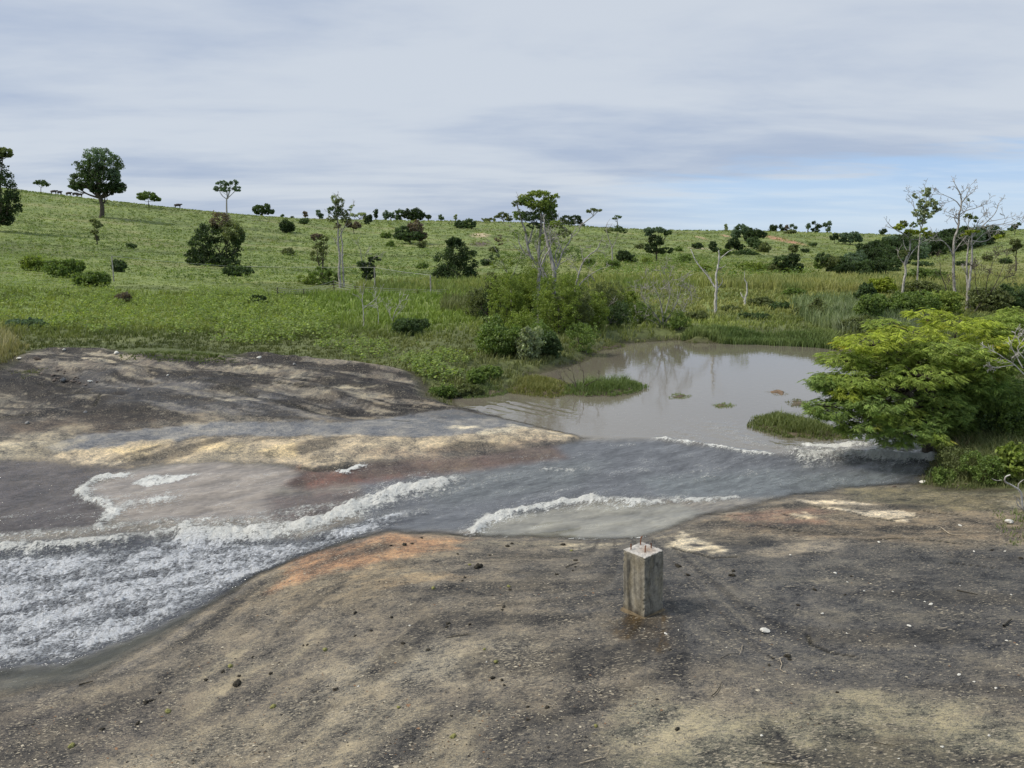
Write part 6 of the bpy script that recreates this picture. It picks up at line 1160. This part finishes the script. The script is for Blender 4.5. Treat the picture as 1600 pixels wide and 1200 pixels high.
for i, (a, b, r) in enumerate([(263,1113,4.5),(112,1167,5),(427,1105,4.5),(360,1042,4),(775,1035,4.5),(708,1152,5),(931,1135,4),(623,1106,3),(508,1016,4),(795,917,3.4),(677,920,3.8),(734,883,3),(893,861,2.6),(757,1075 - 60,2.6)]):
    place(FR[i % 2], 'husk', a, b, r * .9, 'yellow-green fallen husk ' + zone(a, b), 'husk', 'yellow-green husks scattered over the near rock')
def grit():
    """loose flakes of lichen-bleached rock, dark crumbs and leaf bits lying all over the near rock"""
    Lf = Leaves(); n = 24000; py_ = rng.uniform(835, 1215, n); px_ = rng.uniform(-20, 1620, n); t = (CAMH + .25) / -np.array([ray(0, b)[2] for b in py_]); x = (px_ - 800) / F * t; y = np.array([ray(0, b)[1] for b in py_]) * t
    z, W, dw, rk, _, _ = height(x, y, 'all'); ds = np.clip(.16 + 1.5 * fbm(x * .8, y * 1.2, 4, 401) - .22 * (x > 1.2) + .35 * sstep(-x, -1, 4) + .25 * sstep(-y, -8, -5.5), .06, 1); k = (dw > .12) & (rk > .9) & (rng.uniform(size=n) < ds); x, y, z = x[k], y[k], z[k]; n = len(x)
    a = rng.normal(.25, .5, n); d = np.c_[np.cos(a), np.sin(a), rng.normal(size=n) * .05]; nr = np.c_[rng.normal(size=(n, 2)) * .18, np.ones(n)]
    L_ = np.exp(rng.normal(-4.35, .5, n)); tone = rng.uniform(size=(n, 1)); c = np.where(tone < .60, np.array([[.46, .40, .29]]) * rng.uniform(.6, 1.35, (n, 1)), np.where(tone < .9, np.array([[.035, .03, .024]]), np.array([[.26, .15, .08]])))
    Lf.add(np.c_[x, y, z + .006 + .0 * z], d, nr, L_, L_ * rng.uniform(.3, .8, n), c)
    tag(Lf.build('grit', GROUND_GRIT), 'loose flakes and grit strewn over the near rock', kind='stuff')
GROUND_GRIT = make_leaf_mat('grit_flakes', 0.0, 0.8)
grit()
def twig(px, label, r=1.2, mat=None, name='twig'):
    pts = [hit(a, b) for a, b in px]; c = pts[0].copy(); T = Tubes(); P = np.array([p - c + [0, 0, .012 + .012 * random.random()] for p in pts]); cv = curve(P, 4, .002); T.add(cv, np.linspace(r, r * .5, len(cv)) * np.linalg.norm(c) / F * .7, 5)
    o = T.build(name, mat or TWIG); o.location = tuple(c); tag(o, label, 'twig'); return o
twig([(1218,1031),(1221,1040),(1219,1048),(1229,1054)], 'bent pale twig right of and below the pillar', 1.3)
twig([(905,1196),(930,1188),(945,1184),(952,1171)], 'pale forked twig at the bottom edge', 1.4)
twig([(920,1172),(938,1168)], 'short pale twig above the forked twig', 1.1)
twig([(1112,1090),(1122,1080),(1127,1070)], 'thin dark curved twig below the pillar', 1.3, DUNG)
twig([(1190,1195),(1215,1197),(1250,1200)], 'dark stick at the bottom edge of the rock', 1.8, DUNG)
twig([(1365,1164),(1390,1167),(1412,1166)], 'thin dark stick on the pale green rock at the lower right', 1.2, DUNG)
twig([(1160,1010),(1156,1025)], 'tiny pale upright twig right of the pillar', 1.0)
twig([(1126,1033),(1140,1026),(1155,1025)], 'thin dark twig right of the pillar foot', 1.0, DUNG)
twig([(1568,980),(1580,970)], 'short dark stick near the right edge of the dark rock', 2.5, DUNG)
twig([(1495,924),(1528,930)], 'straight thin stick on the dark rock at right', 1.3, DUNG)
twig([(1470,826),(1485,836),(1510,838)], 'pale curved stalk on the tan rock at right', 1.2)
twig([(124,1072),(146,1067)], 'dark stick at the water edge on the lower left', 2., DUNG)
twig([(884,888),(898,882),(905,880)], 'dark twig on the rock left of the pillar top', 1.2, DUNG)
twig([(775,947),(785,946),(787,941)], 'short brown twig on the rock left of the pillar', 1.3)
for k in range(6): twig([(1468 + random.uniform(-10, 40), 750 + random.uniform(0, 10)), (1480 + random.uniform(0, 40), 758)], 'dry stalk lying at the foot of the right bank grass', 1.0).__setitem__('group', 'dry stalks at the right bank')

# ---------------------------------------------------------------- wire fence and poles
def fence(name, label, posts, wires, tops, bark, r=.05):
    q0 = hit(*posts[0]); e = root(name, q0, label, 'fence'); tp = []
    for (a, b), t in zip(posts, tops):
        q = hit(a, b); mp = q[1] / F; P0 = q - q0; P1 = P0 + np.array([0, 0, (b - t) * mp]); T = Tubes(); T.add([P0 - [0, 0, .2], (P0 + P1) / 2 + rng.normal(size=3) * .01, P1], [r, r * .95, r * .85], 6); o = T.build('post', bark, e); tp.append((P0, P1))
    for f in wires:
        T = Tubes()
        for (a0, a1), (b0, b1) in zip(tp[:-1], tp[1:]):
            p = a0 + (a1 - a0) * f; q_ = b0 + (b1 - b0) * f; m = (p + q_) / 2 - [0, 0, .05]; T.add(curve([p, m, q_], 4), .012 if f < .98 else .018, 4)
        T.build('wire', WIRE, e)
WIRE = stone_mat('galvanised_wire', (.25, .26, .22), (.38, .40, .33))
fence('wire_fence', 'wire fence with thin dark posts crossing the pasture behind the slim tree', [(434,463),(475,462),(522,455),(555,460),(652,461),(700,462)], (.45, .7, .95), [449,452,438,447,452,452], BARK_D, .05)
fence('power_line', 'single wire strung on tall thin poles across the left slope', [(178,440),(358,428),(586,452),(673,462)], (.99,), [401,416,418,430], BARK_P, .06)
# ---------------------------------------------------------------- cattle on the left ridge
def cow_proto():
    V = [(0,0,.95),(.55,0,.98),(-.55,0,1.0),(-.78,0,.98),(.85,0,1.12),(1.08,0,1.22),(1.32,0,1.08),(.6,.18,.55),(.6,.19,.04),(.55,-.18,.55),(.57,-.19,.04),(-.68,.19,.6),(-.62,.2,.34),(-.66,.2,.04),(-.68,-.19,.6),(-.62,-.2,.34),(-.66,-.2,.04),(-.98,0,.85),(-1.0,0,.45),(1.10,.17,1.28),(1.10,-.17,1.28)]
    E = [(0,1),(0,2),(2,3),(1,4),(4,5),(5,6),(1,7),(7,8),(1,9),(9,10),(2,11),(11,12),(12,13),(2,14),(14,15),(15,16),(3,17),(17,18),(5,19),(5,20)]
    R = [.36,.33,.34,.22,.2,.15,.09,.1,.055,.1,.055,.14,.07,.055,.14,.07,.055,.04,.025,.03,.03]
    me = bpy.data.meshes.new('cow'); me.from_pydata(V, E, []); o = bpy.data.objects.new('cow', me); COL.objects.link(o); md = o.modifiers.new('skin', 'SKIN'); o.modifiers.new('s', 'SUBSURF').levels = 1
    for i, r in enumerate(R): me.skin_vertices[0].data[i].radius = (r, r)
    me.skin_vertices[0].data[0].use_root = True
    dg = bpy.context.evaluated_depsgraph_get(); m2 = bpy.data.meshes.new_from_object(o.evaluated_get(dg)); bpy.data.objects.remove(o); return m2
COWM = stone_mat('cow_hide', (.035, .028, .024), (.09, .07, .055)); cm = cow_proto(); cm.materials.clear(); cm.materials.append(COWM)
for i, (a, Y_, rz) in enumerate(((84,300,.2),(93,302,1.4),(107,298,-.1),(117,300,1.2),(124,300,.1),(276,345,.3))):
    x = PT(a, 300, Y_)[0]
    # stand each cow where the ridge meets the sky
    ys = np.linspace(200, 415, 200); us = x / Y_; zz_ = height(us * ys, ys); k = int(np.argmax((zz_ - CAMH) / ys)); y = ys[k]; x = us * y
    o = bpy.data.objects.new('cow', cm); COL.objects.link(o); o.location = (x, y, zz_[k]); o.rotation_euler = (0, 0, rz); s_ = 1.35 if i != 5 else 1.5; o.scale = (s_,) * 3
    tag(o, 'dark cow standing alone on the ridge right of the low spreading tree' if i == 5 else 'dark cow of the little herd on the ridge left of the big round tree', 'cow', None if i == 5 else 'cows on the left ridge')
